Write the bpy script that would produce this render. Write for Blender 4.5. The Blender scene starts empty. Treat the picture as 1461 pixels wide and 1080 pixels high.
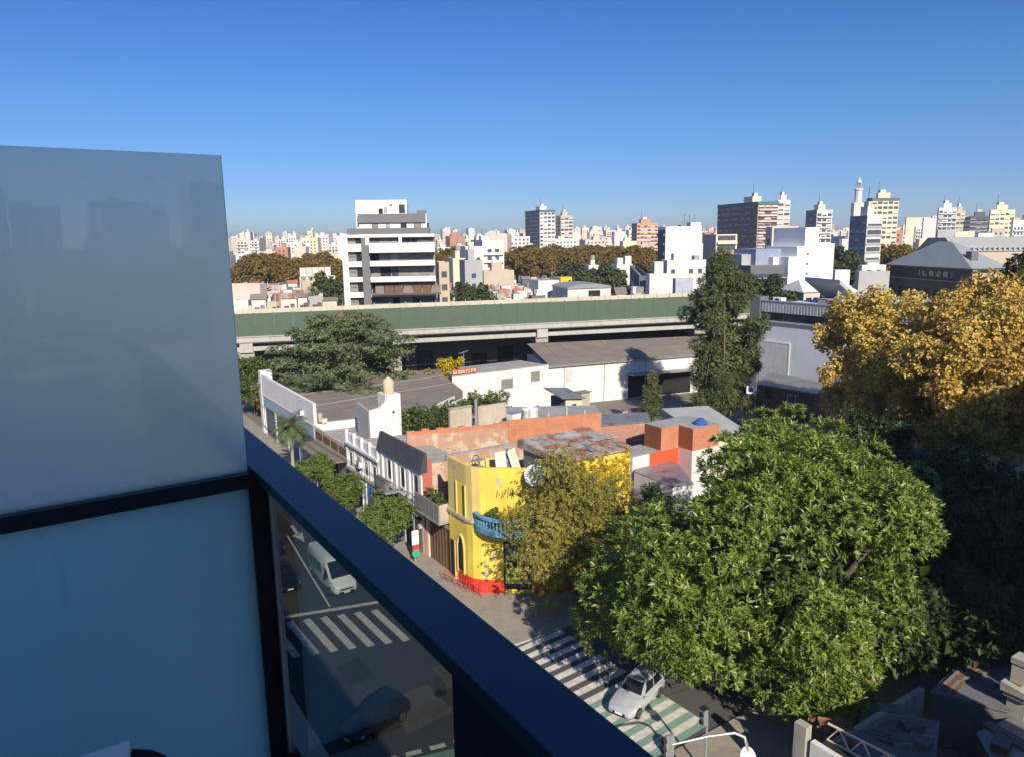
import bpy, math, random
import numpy as np
from mathutils import Vector, Matrix
R_ = math.radians
SC = bpy.context.scene
COL = SC.collection
rng = np.random.default_rng(7)
random.seed(7)

# ------------------------------------------------------------------ camera
# street grid: +Y runs along the avenue, +X along the side street; eye 26 m above the road
HEYE = 26.0
FPX, CX0, CY0 = 1062.0, 730.5, 540.0
_u = np.array([25-CX0, CY0-348, -FPX]); _u /= np.linalg.norm(_u)
_v = np.array([2395-CX0, CY0-315, -FPX]); _v -= _u*(_u@_v); _v /= np.linalg.norm(_v)
RC = np.array([_v, _u, np.cross(_v, _u)])
cam_d = bpy.data.cameras.new('camera'); cam = bpy.data.objects.new('camera', cam_d); COL.objects.link(cam)
cam_d.sensor_width = 36; cam_d.lens = 36*FPX/1461; cam_d.clip_start = 0.05; cam_d.clip_end = 12000
cam.matrix_world = Matrix([[*RC[0], 0], [*RC[1], 0], [*RC[2], HEYE], [0, 0, 0, 1]])
SC.camera = cam

# ------------------------------------------------------------------ sky, sun, exposure
SUN_AZ, SUN_EL = 17.0, 32.0            # heading the light travels (clockwise from +Y), height of the sun
SKY_STRENGTH, SUN_STRENGTH, EXPOSURE = 0.132, 5.1, 0.46
W = bpy.data.worlds.new('World'); SC.world = W; W.use_nodes = True
wn = W.node_tree; wn.nodes.clear()
wo = wn.nodes.new('ShaderNodeOutputWorld'); wb = wn.nodes.new('ShaderNodeBackground'); sk = wn.nodes.new('ShaderNodeTexSky')
sk.sky_type = 'NISHITA'; sk.sun_disc = False; sk.sun_elevation = R_(SUN_EL); sk.sun_rotation = R_(SUN_AZ+180)
sk.altitude = 20; sk.air_density = 1.0; sk.dust_density = 0.0; sk.ozone_density = 6.0
wb.inputs[1].default_value = SKY_STRENGTH
hs = wn.nodes.new('ShaderNodeHueSaturation'); hs.inputs['Saturation'].default_value = 1.12; hs.inputs['Hue'].default_value = .508; wn.links.new(sk.outputs[0], hs.inputs['Color'])
# low sky darkened and cooled; unseen overhead kept bright to fill the shade
tc = wn.nodes.new('ShaderNodeTexCoord'); sx = wn.nodes.new('ShaderNodeSeparateXYZ'); rp = wn.nodes.new('ShaderNodeValToRGB'); ml = wn.nodes.new('ShaderNodeMix')
ml.data_type = 'RGBA'; ml.blend_type = 'MULTIPLY'; ml.inputs[0].default_value = 1
for p_, c_ in ((0.0, (.31, .385, .54)), (.064, (.315, .39, .565)), (.165, (.355, .465, .56)), (.30, (.32, .455, .565)), (.6, (1.08, 1.06, 1.0))):
    e_ = rp.color_ramp.elements.new(p_) if p_ not in (0.0,) else rp.color_ramp.elements[0]
    e_.position = p_; e_.color = (*c_, 1)
rp.color_ramp.elements[-1].color = (1.08, 1.06, 1.0, 1)
wn.links.new(tc.outputs['Generated'], sx.inputs[0]); wn.links.new(sx.outputs[2], rp.inputs[0]); wn.links.new(hs.outputs[0], ml.inputs[6]); wn.links.new(rp.outputs[0], ml.inputs[7])
wn.links.new(ml.outputs[2], wb.inputs[0]); wn.links.new(wb.outputs[0], wo.inputs[0])
sl = bpy.data.lights.new('sun', 'SUN'); so = bpy.data.objects.new('sun', sl); COL.objects.link(so)
sl.energy = SUN_STRENGTH; sl.angle = R_(0.5); sl.color = (1.0, 0.90, 0.76)
ld = Vector((math.sin(R_(SUN_AZ))*math.cos(R_(SUN_EL)), math.cos(R_(SUN_AZ))*math.cos(R_(SUN_EL)), -math.sin(R_(SUN_EL))))
so.rotation_euler = ld.to_track_quat('-Z', 'Y').to_euler(); so.location = (-60, -200, 150)
SC.view_settings.view_transform = 'Standard'; SC.view_settings.look = 'None'
SC.view_settings.exposure = EXPOSURE; SC.view_settings.gamma = 1
SC.cycles.max_bounces = 8; SC.cycles.transparent_max_bounces = 12; SC.cycles.use_denoising = True

# ------------------------------------------------------------------ survey helpers (pixel of the 1461x1080 photo -> place)
def ray(px, py): return RC @ np.array([px-CX0, CY0-py, -FPX])
def G(px, py, z=0.0):
    d = ray(px, py); t = (z-HEYE)/d[2]; return (float(d[0]*t), float(d[1]*t), float(z))
def AtY(px, py, Y):
    d = ray(px, py); t = Y/d[1]; return (float(d[0]*t), float(Y), float(HEYE+d[2]*t))
def AtX(px, py, X):
    d = ray(px, py); t = X/d[0]; return (float(X), float(d[1]*t), float(HEYE+d[2]*t))
def AtD(px, py, D):
    d = ray(px, py); t = D/math.hypot(d[0], d[1]); return (float(d[0]*t), float(d[1]*t), float(HEYE+d[2]*t))

# ------------------------------------------------------------------ materials
MATS = {}
def _nodes(name):
    m = bpy.data.materials.new(name); m.use_nodes = True
    nt = m.node_tree; b = nt.nodes['Principled BSDF']; return m, nt, b
def _ramp(nt, fac, c0, c1, p0=.3, p1=.7):
    r = nt.nodes.new('ShaderNodeValToRGB'); e = r.color_ramp.elements
    e[0].position = p0; e[1].position = p1; e[0].color = (*c0, 1); e[1].color = (*c1, 1)
    nt.links.new(fac, r.inputs[0]); return r.outputs[0]
def _mix(nt, fac, a, b, mode='MIX'):
    x = nt.nodes.new('ShaderNodeMix'); x.data_type = 'RGBA'; x.blend_type = mode
    for s, v in ((x.inputs[0], fac), (x.inputs[6], a), (x.inputs[7], b)):
        if hasattr(v, 'links'): nt.links.new(v, s)
        else: s.default_value = v if not isinstance(v, tuple) else (*v[:3], 1)
    return x.outputs[2]
def _coord(nt, sx=1, sy=1, sz=1):
    t = nt.nodes.new('ShaderNodeTexCoord'); mp = nt.nodes.new('ShaderNodeMapping')
    mp.inputs['Scale'].default_value = (sx, sy, sz); nt.links.new(t.outputs['Object'], mp.inputs[0]); return mp.outputs[0]
def _noise(nt, vec, scale, detail=4, rough=.6):
    n = nt.nodes.new('ShaderNodeTexNoise'); n.inputs['Scale'].default_value = scale
    n.inputs['Detail'].default_value = detail; n.inputs['Roughness'].default_value = rough
    nt.links.new(vec, n.inputs['Vector']); return n.outputs[0]
def _bump(nt, b, h, strength, dist=.05):
    bp = nt.nodes.new('ShaderNodeBump'); bp.inputs['Strength'].default_value = strength; bp.inputs['Distance'].default_value = dist
    nt.links.new(h, bp.inputs['Height']); nt.links.new(bp.outputs[0], b.inputs['Normal'])
def cl(c, k): return tuple(max(0, min(1, x*k)) for x in c)
def M(name, col, rough=.85, var=.13, scale=.8, metal=0.0, spec=.3, bump=0.0, dirt=0.0, dcol=None):
    """painted / mineral surface: broad blotches, fine grain and, with dirt, rain streaks"""
    if name in MATS: return MATS[name]
    m, nt, b = _nodes(name)
    v = _coord(nt)
    c = _ramp(nt, _noise(nt, v, scale, 5), cl(col, 1-var), cl(col, 1+var))
    fine = _noise(nt, v, 14, 3)
    c = _mix(nt, .25, c, _ramp(nt, fine, cl(col, .75), cl(col, 1.15)))
    if dirt:
        s = _noise(nt, _coord(nt, 1.6, 1.6, .16), 1.3, 5, .7)
        f = _ramp(nt, s, (0, 0, 0), (1, 1, 1), .5, .78)
        mf = nt.nodes.new('ShaderNodeMath'); mf.operation = 'MULTIPLY'; mf.inputs[1].default_value = dirt
        nt.links.new(f, mf.inputs[0])
        c = _mix(nt, mf.outputs[0], c, dcol or cl(col, .42))
    nt.links.new(c, b.inputs['Base Color'])
    b.inputs['Roughness'].default_value = rough; b.inputs['Metallic'].default_value = metal
    b.inputs['Specular IOR Level'].default_value = spec
    if bump: _bump(nt, b, fine, bump)
    MATS[name] = m; return m
def BR(name, c1, c2, mortar, bw=.25, bh=.075, ms=.012, plaster=None, pf=0.0, bias=0.0):
    if name in MATS: return MATS[name]
    m, nt, b = _nodes(name)
    t = nt.nodes.new('ShaderNodeTexCoord'); s = nt.nodes.new('ShaderNodeSeparateXYZ'); nt.links.new(t.outputs['Object'], s.inputs[0])
    ad = nt.nodes.new('ShaderNodeMath'); nt.links.new(s.outputs[0], ad.inputs[0]); nt.links.new(s.outputs[1], ad.inputs[1])
    cb = nt.nodes.new('ShaderNodeCombineXYZ'); nt.links.new(ad.outputs[0], cb.inputs[0]); nt.links.new(s.outputs[2], cb.inputs[1])
    br = nt.nodes.new('ShaderNodeTexBrick'); nt.links.new(cb.outputs[0], br.inputs[0])
    br.inputs['Color1'].default_value = (*c1, 1); br.inputs['Color2'].default_value = (*c2, 1); br.inputs['Mortar'].default_value = (*mortar, 1)
    br.inputs['Scale'].default_value = 1; br.inputs['Brick Width'].default_value = bw; br.inputs['Row Height'].default_value = bh
    br.inputs['Mortar Size'].default_value = ms; br.inputs['Bias'].default_value = bias
    c = br.outputs[0]
    v = _coord(nt)
    n = _noise(nt, v, .7, 6, .7)
    c = _mix(nt, .35, c, _ramp(nt, n, cl(c1, .45), cl(c1, 1.3)))
    if plaster:
        f = _ramp(nt, _noise(nt, v, .55, 7, .72), (0, 0, 0), (1, 1, 1), .62-pf*.35, .68-pf*.35)
        c = _mix(nt, f, c, plaster)
    nt.links.new(c, b.inputs['Base Color']); b.inputs['Roughness'].default_value = .92; b.inputs['Specular IOR Level'].default_value = .15
    _bump(nt, b, br.outputs[1], -.35, .02)
    MATS[name] = m; return m
def CORR(name, col, period=.2, rust=0.0, metal=.4, rough=.5, axis=0):
    """corrugated sheet"""
    if name in MATS: return MATS[name]
    m, nt, b = _nodes(name)
    t = nt.nodes.new('ShaderNodeTexCoord'); w = nt.nodes.new('ShaderNodeTexWave'); w.wave_type = 'BANDS'
    w.bands_direction = 'XYZ'[axis]; w.inputs['Scale'].default_value = .314/period; w.inputs['Distortion'].default_value = .3
    nt.links.new(t.outputs['Object'], w.inputs[0])
    v = _coord(nt)
    c = _ramp(nt, _noise(nt, v, .6, 6, .7), cl(col, .7), cl(col, 1.2))
    if rust:
        f = _ramp(nt, _noise(nt, v, .45, 7, .75), (0, 0, 0), (1, 1, 1), .6-rust*.3, .7-rust*.2)
        c = _mix(nt, f, c, (.20, .085, .045))
    nt.links.new(c, b.inputs['Base Color']); b.inputs['Metallic'].default_value = metal; b.inputs['Roughness'].default_value = rough
    _bump(nt, b, w.outputs[1], .6, .04)
    MATS[name] = m; return m
def GLASSY(name, col=(.02, .025, .03), rough=.08, var=.5):
    if name in MATS: return MATS[name]
    m, nt, b = _nodes(name)
    c = _ramp(nt, _noise(nt, _coord(nt), .7, 2), cl(col, 1-var), cl(col, 1+var*2))
    nt.links.new(c, b.inputs['Base Color']); b.inputs['Roughness'].default_value = rough; b.inputs['Specular IOR Level'].default_value = .5
    MATS[name] = m; return m
def PAINT(name, col, rough=.25, metal=0.0, coat=.5):
    if name in MATS: return MATS[name]
    m, nt, b = _nodes(name)
    c = _ramp(nt, _noise(nt, _coord(nt), 3, 4), cl(col, .88), cl(col, 1.08))
    nt.links.new(c, b.inputs['Base Color']); b.inputs['Roughness'].default_value = rough; b.inputs['Metallic'].default_value = metal
    b.inputs['Coat Weight'].default_value = coat; b.inputs['Coat Roughness'].default_value = .05
    MATS[name] = m; return m
def LEAF(name, cols, rough=.5, trans=.25, spec=.4, clump=.35, cscale=.45):
    """leaf: a colour of its own for every leaf, drifting through the crown; light passes partly through"""
    if name in MATS: return MATS[name]
    m, nt, b = _nodes(name)
    g = nt.nodes.new('ShaderNodeNewGeometry')
    r = nt.nodes.new('ShaderNodeValToRGB'); els = r.color_ramp.elements
    while len(els) < len(cols): els.new(.5)
    for i, c in enumerate(cols): els[i].position = i/(len(cols)-1); els[i].color = (*c, 1)
    n = _noise(nt, _coord(nt), cscale, 3)
    mx = nt.nodes.new('ShaderNodeMath'); mx.operation = 'MULTIPLY_ADD'; mx.inputs[1].default_value = 2.2; mx.inputs[2].default_value = -.6
    nt.links.new(n, mx.inputs[0])
    oi = nt.nodes.new('ShaderNodeObjectInfo')
    f0 = nt.nodes.new('ShaderNodeMix'); f0.inputs[0].default_value = clump
    nt.links.new(g.outputs['Random Per Island'], f0.inputs[2]); nt.links.new(mx.outputs[0], f0.inputs[3])
    f1 = nt.nodes.new('ShaderNodeMix'); f1.inputs[0].default_value = .22
    nt.links.new(f0.outputs[0], f1.inputs[2]); nt.links.new(oi.outputs['Random'], f1.inputs[3])
    nt.links.new(f1.outputs[0], r.inputs[0])
    nt.links.new(r.outputs[0], b.inputs['Base Color']); b.inputs['Roughness'].default_value = rough; b.inputs['Specular IOR Level'].default_value = spec
    t = nt.nodes.new('ShaderNodeBsdfTranslucent'); nt.links.new(r.outputs[0], t.inputs[0])
    ms = nt.nodes.new('ShaderNodeMixShader'); ms.inputs[0].default_value = trans
    nt.links.new(b.outputs[0], ms.inputs[1]); nt.links.new(t.outputs[0], ms.inputs[2])
    nt.links.new(ms.outputs[0], nt.nodes['Material Output'].inputs[0])
    MATS[name] = m; return m

# ------------------------------------------------------------------ mesh builder
ORG = {}
class MB:
    """collects faces with their materials and links them as ONE mesh object"""
    def __init__(s): s.v = []; s.f = []; s.mi = []; s.mats = []
    def _m(s, mat):
        if mat not in s.mats: s.mats.append(mat)
        return s.mats.index(mat)
    def add(s, vs, fs, mat):
        o = len(s.v); s.v.extend(tuple(map(float, p)) for p in vs); k = s._m(mat)
        for f in fs: s.f.append(tuple(o+i for i in f)); s.mi.append(k)
        return s
    def quad(s, a, b, c, d, mat): return s.add([a, b, c, d], [(0, 1, 2, 3)], mat)
    def box(s, x0, y0, z0, x1, y1, z1, mat, top=None):
        if x0 > x1: x0, x1 = x1, x0
        if y0 > y1: y0, y1 = y1, y0
        if z0 > z1: z0, z1 = z1, z0
        vs = [(x0,y0,z0),(x1,y0,z0),(x1,y1,z0),(x0,y1,z0),(x0,y0,z1),(x1,y0,z1),(x1,y1,z1),(x0,y1,z1)]
        s.add(vs, [(0,3,2,1),(0,1,5,4),(1,2,6,5),(2,3,7,6),(3,0,4,7)] + ([] if top else [(4,5,6,7)]), mat)
        if top: s.add(vs[4:], [(0,1,2,3)], top)
        return s
    def bar(s, p, q, w, h, mat, up=(0,0,1)):
        p, q = Vector(p), Vector(q); d = (q-p).normalized(); u = Vector(up)
        a = d.cross(u)
        if a.length < 1e-4: a = d.cross(Vector((1,0,0)))
        a.normalize(); b = a.cross(d).normalized(); a *= w/2; b *= h/2
        vs = [p-a-b, p+a-b, p+a+b, p-a+b, q-a-b, q+a-b, q+a+b, q-a+b]
        return s.add(vs, [(0,1,2,3),(4,7,6,5),(0,4,5,1),(1,5,6,2),(2,6,7,3),(3,7,4,0)], mat)
    def prism(s, poly, z0, z1, mat, top=None):
        """xy polygon raised from z0 to z1 (z1 may be a list, one height per corner)"""
        n = len(poly); area = sum(poly[i][0]*poly[(i+1) % n][1]-poly[(i+1) % n][0]*poly[i][1] for i in range(n))
        zt = list(z1) if isinstance(z1, (list, tuple)) else [z1]*n
        if area < 0: poly = poly[::-1]; zt = zt[::-1]
        vs = [(p[0], p[1], z0) for p in poly]+[(p[0], p[1], zt[i]) for i, p in enumerate(poly)]
        s.add(vs, [tuple(range(n-1, -1, -1))]+[(i, (i+1) % n, n+(i+1) % n, n+i) for i in range(n)], mat)
        s.add(vs[n:], [tuple(range(n))], top or mat); return s
    def ext(s, prof, axis, a, b, mat):
        """profile in the plane across axis ('x': (y,z), 'y': (x,z)) drawn out from a to b"""
        n = len(prof); mk = (lambda p, t: (t, p[0], p[1])) if axis == 'x' else (lambda p, t: (p[0], t, p[1]))
        vs = [mk(p, a) for p in prof]+[mk(p, b) for p in prof]
        return s.add(vs, [tuple(range(n-1, -1, -1)), tuple(range(n, 2*n))]+[(i, (i+1) % n, n+(i+1) % n, n+i) for i in range(n)], mat)
    def tube(s, pts, r, mat, n=8, cap=True):
        pts = [Vector(p) for p in pts]; rs = r if isinstance(r, (list, tuple)) else [r]*len(pts); vs = []
        for i, p in enumerate(pts):
            d = (pts[min(i+1, len(pts)-1)]-pts[max(i-1, 0)]).normalized()
            a = d.cross(Vector((0,0,1)));
            if a.length < .05: a = d.cross(Vector((1,0,0)))
            a.normalize(); b = d.cross(a)
            for k in range(n):
                t = 2*math.pi*k/n; vs.append(p+(a*math.cos(t)+b*math.sin(t))*rs[i])
        fs = [(i*n+k, i*n+(k+1) % n, (i+1)*n+(k+1) % n, (i+1)*n+k) for i in range(len(pts)-1) for k in range(n)]
        if cap: fs += [tuple(range(n-1, -1, -1)), tuple(range((len(pts)-1)*n, len(pts)*n))]
        return s.add(vs, fs, mat)
    def lathe(s, prof, c, mat, n=16):
        """(radius, z) profile turned about the vertical through c"""
        vs = [(c[0]+r*math.cos(2*math.pi*k/n), c[1]+r*math.sin(2*math.pi*k/n), c[2]+z) for r, z in prof for k in range(n)]
        fs = [(i*n+k, i*n+(k+1) % n, (i+1)*n+(k+1) % n, (i+1)*n+k) for i in range(len(prof)-1) for k in range(n)]
        fs += [tuple(range(n-1, -1, -1)), tuple(range((len(prof)-1)*n, len(prof)*n))]
        return s.add(vs, fs, mat)
    def mesh(s, name, off=(0,0,0), smooth=None):
        me = bpy.data.meshes.new(name)
        me.from_pydata([(p[0]-off[0], p[1]-off[1], p[2]-off[2]) for p in s.v], [], s.f)
        for m in s.mats: me.materials.append(m)
        me.polygons.foreach_set('material_index', s.mi)
        if smooth is not None:
            me.polygons.foreach_set('use_smooth', [True]*len(s.f)); me.set_sharp_from_angle(angle=R_(smooth))
        me.update(); return me
    def build(s, name, parent=None, smooth=None, kind=None, bevel=0.0):
        off = ORG.get(parent.name, (0,0,0)) if parent else (0,0,0)
        o = bpy.data.objects.new(name, s.mesh(name, off, smooth)); COL.objects.link(o)
        if parent: o.parent = parent; ORG[o.name] = off
        if kind: o['kind'] = kind
        if bevel:
            b = o.modifiers.new('bevel', 'BEVEL'); b.width = bevel; b.segments = 2; b.limit_method = 'ANGLE'
        return o
def tag(o, label, cat, group=None):
    o['label'] = label; o['category'] = cat
    if group: o['group'] = group
    return o
def thing(name, label, cat, loc=(0,0,0), rotz=None, group=None):
    """Empty at the thing's base; rotz=None: its parts are given in street coordinates, else in its own"""
    o = bpy.data.objects.new(name, None); COL.objects.link(o); o.location = loc; o.empty_display_size = .3
    if rotz is not None: o.rotation_euler = (0, 0, rotz)
    ORG[o.name] = tuple(loc) if rotz is None else (0, 0, 0)
    return tag(o, label, cat, group)
def solo(mb, name, label, cat, loc=(0,0,0), rotz=0.0, group=None, smooth=None):
    """a thing that is one mesh, given in its own coordinates"""
    o = mb.build(name, smooth=smooth); o.location = loc; o.rotation_euler = (0, 0, rotz)
    return tag(o, label, cat, group)
def dup(root, loc=None, rotz=None, label=None, group=None, parent=None, scale=None):
    c = root.copy(); COL.objects.link(c)
    if parent is not None: c.parent = parent
    if loc is not None: c.location = loc
    if rotz is not None: c.rotation_euler = (0, 0, rotz)
    if scale is not None: c.scale = (scale,)*3 if not isinstance(scale, tuple) else scale
    if label: c['label'] = label
    if group: c['group'] = group
    for ch in list(root.children): dup(ch, parent=c)
    return c
def part_copy(o, parent, loc):
    """a further copy of one part, shifted inside its thing"""
    c = o.copy(); COL.objects.link(c); c.parent = parent; c.location = loc
    for ch in list(o.children): dup(ch, parent=c)
    return c

# ------------------------------------------------------------------ foliage
def unit(a): return a/np.maximum(np.linalg.norm(a, axis=-1, keepdims=True), 1e-9)
def leaf_mesh(name, centers, radii, mat, n, L, Wd, k=7, up=.35, out=.8, shell=.35, elev=(15, 60), fold=.18, droop=0.0, seed=1, tilt=.35, lowcut=-1.0):
    """n sprigs of k folded leaves over a union of ellipsoids; returns mesh"""
    r = np.random.default_rng(seed)
    C = np.array(centers, float); Rr = np.array(radii, float)
    if Rr.ndim == 1: Rr = np.repeat(Rr[:, None], 3, 1)
    wgt = (Rr.prod(1))**(2/3); idx = r.choice(len(C), n, p=wgt/wgt.sum())
    d = unit(r.normal(size=(n, 3))); d[:, 2] = np.where(d[:, 2] < lowcut, -d[:, 2], d[:, 2])
    p = C[idx]+Rr[idx]*d*(1-shell*r.random((n, 1))**1.5)
    a = unit(d*out+np.array([0, 0, up])+r.normal(size=(n, 3))*tilt)
    t1 = unit(np.cross(a, r.normal(size=(n, 3)))); t2 = np.cross(a, t1)
    az = (np.arange(k)*2.399)[None, :]+r.random((n, 1))*6.28+r.normal(size=(n, k))*.25
    el = np.radians(elev[0]+(elev[1]-elev[0])*r.random((n, k)))
    dirs = (np.cos(el)*np.cos(az))[..., None]*t1[:, None]+(np.cos(el)*np.sin(az))[..., None]*t2[:, None]+np.sin(el)[..., None]*a[:, None]
    dirs[..., 2] -= droop; dirs = unit(dirs)
    sd = unit(np.cross(dirs, a[:, None]+r.normal(size=(n, k, 3))*.15)); nn = np.cross(sd, dirs)
    ln = (L*(.7+.5*r.random((n, k))))[..., None]; wd = (Wd*(.75+.45*r.random((n, k))))[..., None]
    b0 = p[:, None]+r.normal(size=(n, k, 3))*L*.12
    v = np.stack([b0, b0+dirs*ln*.5+sd*wd*.5+nn*wd*fold, b0+dirs*ln-np.array([0, 0, 1])*ln*.08, b0+dirs*ln*.5-sd*wd*.5+nn*wd*fold], 2).reshape(-1, 3)
    m = n*k; base = np.arange(m)*4
    tri = np.stack([base, base+1, base+2, base, base+2, base+3], 1).reshape(-1)
    me = bpy.data.meshes.new(name); me.vertices.add(m*4); me.vertices.foreach_set('co', v.astype(np.float32).ravel())
    me.loops.add(m*6); me.loops.foreach_set('vertex_index', tri.astype(np.int32))
    me.polygons.add(m*2); me.polygons.foreach_set('loop_start', (np.arange(m*2)*3).astype(np.int32))
    me.materials.append(mat); me.update(calc_edges=True); return me
def crown_blobs(c, rad, n, br, seed, fill=.62, zmin=-.75, flat=1.0):
    """clumps of different size spread over an egg-shaped crown"""
    r = np.random.default_rng(seed); cs, rs = [], []
    for i in range(n):
        d = unit(r.normal(size=3)); d[2] = max(d[2], zmin)
        q = fill+(1-fill)*r.random()
        b = br*(.65+.7*r.random())
        cs.append([c[j]+d[j]*(rad[j]-b*.6)*q*(1+.08*r.normal()) for j in range(3)]); rs.append([b, b, b*flat])
    return cs, rs
def mesh_part(me, name, parent):
    o = bpy.data.objects.new(name, me); COL.objects.link(o); o.parent = parent; return o
def trunk_part(parent, h, r0, tips, mat, lean=(0, 0), n=9):
    mb = MB(); pts = [(lean[0]*t*t, lean[1]*t*t, h*t) for t in np.linspace(0, 1, 5)]
    mb.tube([(0, 0, -.15)]+pts[1:], [r0*1.35, r0*1.0, r0*.9, r0*.8, r0*.62], mat, n)
    top = Vector(pts[-1])
    for i, tp in enumerate(tips):
        tp = Vector(tp); st = Vector(pts[2 + i % 3]) ; mid = st.lerp(tp, .5)+Vector((0, 0, .25*h*.3))
        mb.tube([st, mid, tp], [r0*.5, r0*.3, r0*.1], mat, 6)
    return mb.build('trunk', parent, smooth=60)

# ------------------------------------------------------------------ common materials
ASPH = M('asphalt', (.055, .055, .057), .9, .18, .25, bump=.15)
ASPH2 = M('asphalt_patched', (.075, .072, .068), .9, .2, .3, bump=.15)
PAVE = BR('paving', (.30, .265, .22), (.26, .225, .185), (.17, .15, .13), .4, .4, .015)
KERB = M('kerb_concrete', (.36, .35, .33), .9, .15, 1)
ROADW = M('road_paint_white', (.52, .49, .43), .8, .3, 2.5, dirt=0)
ROADG = M('road_paint_green', (.17, .27, .21), .8, .2, 2)
ROADY = M('road_paint_yellow', (.62, .42, .06), .8, .15, 2)
EARTH = M('city_ground', (.17, .155, .135), .95, .25, .05)
WHITE = M('white_wall', (.66, .635, .59), .85, .08, .5, dirt=.4)
WHITE2 = M('white_plaster', (.62, .60, .57), .88, .1, .5, dirt=.4)
CREAM = M('cream_wall', (.62, .54, .40), .88, .1, .5, dirt=.25)
GREYW = M('grey_wall', (.30, .30, .30), .88, .12, .5, dirt=.3)
DGREY = M('dark_grey_wall', (.13, .13, .135), .85, .12, .5, dirt=.15)
CONC = M('concrete', (.40, .385, .35), .9, .14, .6, bump=.1, dirt=.4)
CONC2 = M('stained_concrete', (.33, .31, .27), .92, .25, .7, bump=.15, dirt=.7)
BEIGE = M('beige_plaster', (.42, .36, .28), .92, .22, .7, dirt=.5)
YEL = M('yellow_paint', (.70, .52, .08), .75, .14, .6, dirt=.5, dcol=(.45, .30, .05))
OCHRE = M('dull_yellow_paint', (.62, .47, .16), .85, .15, .7, dirt=.4, dcol=(.30, .22, .12))
REDP = M('red_paint', (.62, .045, .03), .6, .1, 1, dirt=.15)
ORGP = M('orange_red_paint', (.68, .085, .035), .7, .08, .8)
BRICK = BR('old_brick', (.40, .185, .11), (.46, .25, .16), (.40, .33, .26), .25, .085, .018, plaster=(.47, .39, .29), pf=.36)
BRICK2 = BR('brick_bare', (.36, .15, .10), (.42, .20, .13), (.36, .30, .25), .25, .085, .012, plaster=(.42, .34, .27), pf=.12)
HBRICK = BR('hollow_brick', (.54, .21, .10), (.47, .165, .08), (.30, .20, .15), .36, .21, .03)
HBRICKD = BR('hollow_brick_shaded', (.30, .10, .045), (.26, .09, .045), (.12, .07, .05), .36, .21, .025)
TAR = M('tar_roof', (.185, .16, .135), .92, .18, .4, bump=.1)
TAR2 = M('grey_membrane_roof', (.30, .29, .275), .85, .22, .5, dirt=0)
TILE = M('terracotta_roof', (.33, .13, .085), .9, .2, .8)
SLATE = CORR('slate_mansard', (.055, .055, .06), .3, 0, .0, .6, 1)
CORRG = CORR('corrugated_grey', (.30, .30, .30), .22, .12, .5, .5)
CORRR = CORR('corrugated_rusty', (.46, .41, .36), .22, .6, .1, .8)
RIBS = CORR('ribbed_white_sheet', (.50, .50, .50), .55, 0, .1, .5, 1)
WIN = GLASSY('window_glass', (.028, .033, .04))
WINB = GLASSY('window_glass_blue', (.04, .06, .085))
SHUT = M('grey_roller_shutter', (.20, .19, .175), .7, .15, 1, dirt=.2)
WOODB = M('brown_wood', (.15, .085, .05), .8, .25, 1.2, dirt=.3)
DARK = M('dark_interior', (.02, .02, .02), .95, .2, 1)
METD = M('dark_metal', (.03, .03, .033), .5, .15, 2, metal=.3)
METG = M('galvanised_steel', (.42, .43, .44), .45, .12, 3, metal=.6)
METW = M('white_enamel', (.72, .72, .71), .4, .06, 3)
BLUEP = M('blue_paint', (.05, .17, .40), .6, .15, 1)
BLUEB = M('pale_blue_paint', (.115, .27, .41), .75, .14, 1, dirt=.35)
GREENF = M('green_fence_sheet', (.078, .112, .074), .75, .16, .25, dirt=.15)
BARK = M('bark', (.13, .10, .075), .95, .3, 2, bump=.4)
BARKL = M('pale_bark', (.30, .27, .21), .95, .3, 1.5, bump=.3)
RAILM = M('rail_navy_enamel', (.008, .020, .048), .42, .22, 2.5, dirt=0)
BLACKM = M('black_frame_metal', (.010, .012, .016), .45, .1, 3)

def frosted(name, c0, c1, ct, tr, fw):
    m, nt, b = _nodes(name)
    v = _coord(nt)
    c = _ramp(nt, _noise(nt, v, 1.7, 5, .7), c0, c1)
    nt.links.new(c, b.inputs['Base Color']); b.inputs['Roughness'].default_value = .55
    b.inputs['Coat Weight'].default_value = 1; b.inputs['Coat Roughness'].default_value = .012; b.inputs['Coat IOR'].default_value = 2.6
    t = nt.nodes.new('ShaderNodeBsdfTranslucent'); t.inputs[0].default_value = ct
    rf = nt.nodes.new('ShaderNodeBsdfRefraction'); rf.inputs['Roughness'].default_value = .6; rf.inputs['IOR'].default_value = 1.3; rf.inputs[0].default_value = ct
    m2 = nt.nodes.new('ShaderNodeMixShader'); m2.inputs[0].default_value = fw; nt.links.new(t.outputs[0], m2.inputs[1]); nt.links.new(rf.outputs[0], m2.inputs[2])
    ms = nt.nodes.new('ShaderNodeMixShader'); ms.inputs[0].default_value = tr
    nt.links.new(b.outputs[0], ms.inputs[1]); nt.links.new(m2.outputs[0], ms.inputs[2])
    nt.links.new(ms.outputs[0], nt.nodes['Material Output'].inputs[0]); return m
FROST = frosted('frosted_glass', (.86, .90, .78), (.92, .95, .83), (.86, .96, .95, 1), .76, .68)
FROSTL = frosted('frosted_glass_lower', (.56, .74, .72), (.60, .79, .77), (.58, .84, .90, 1), .64, .1)
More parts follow.
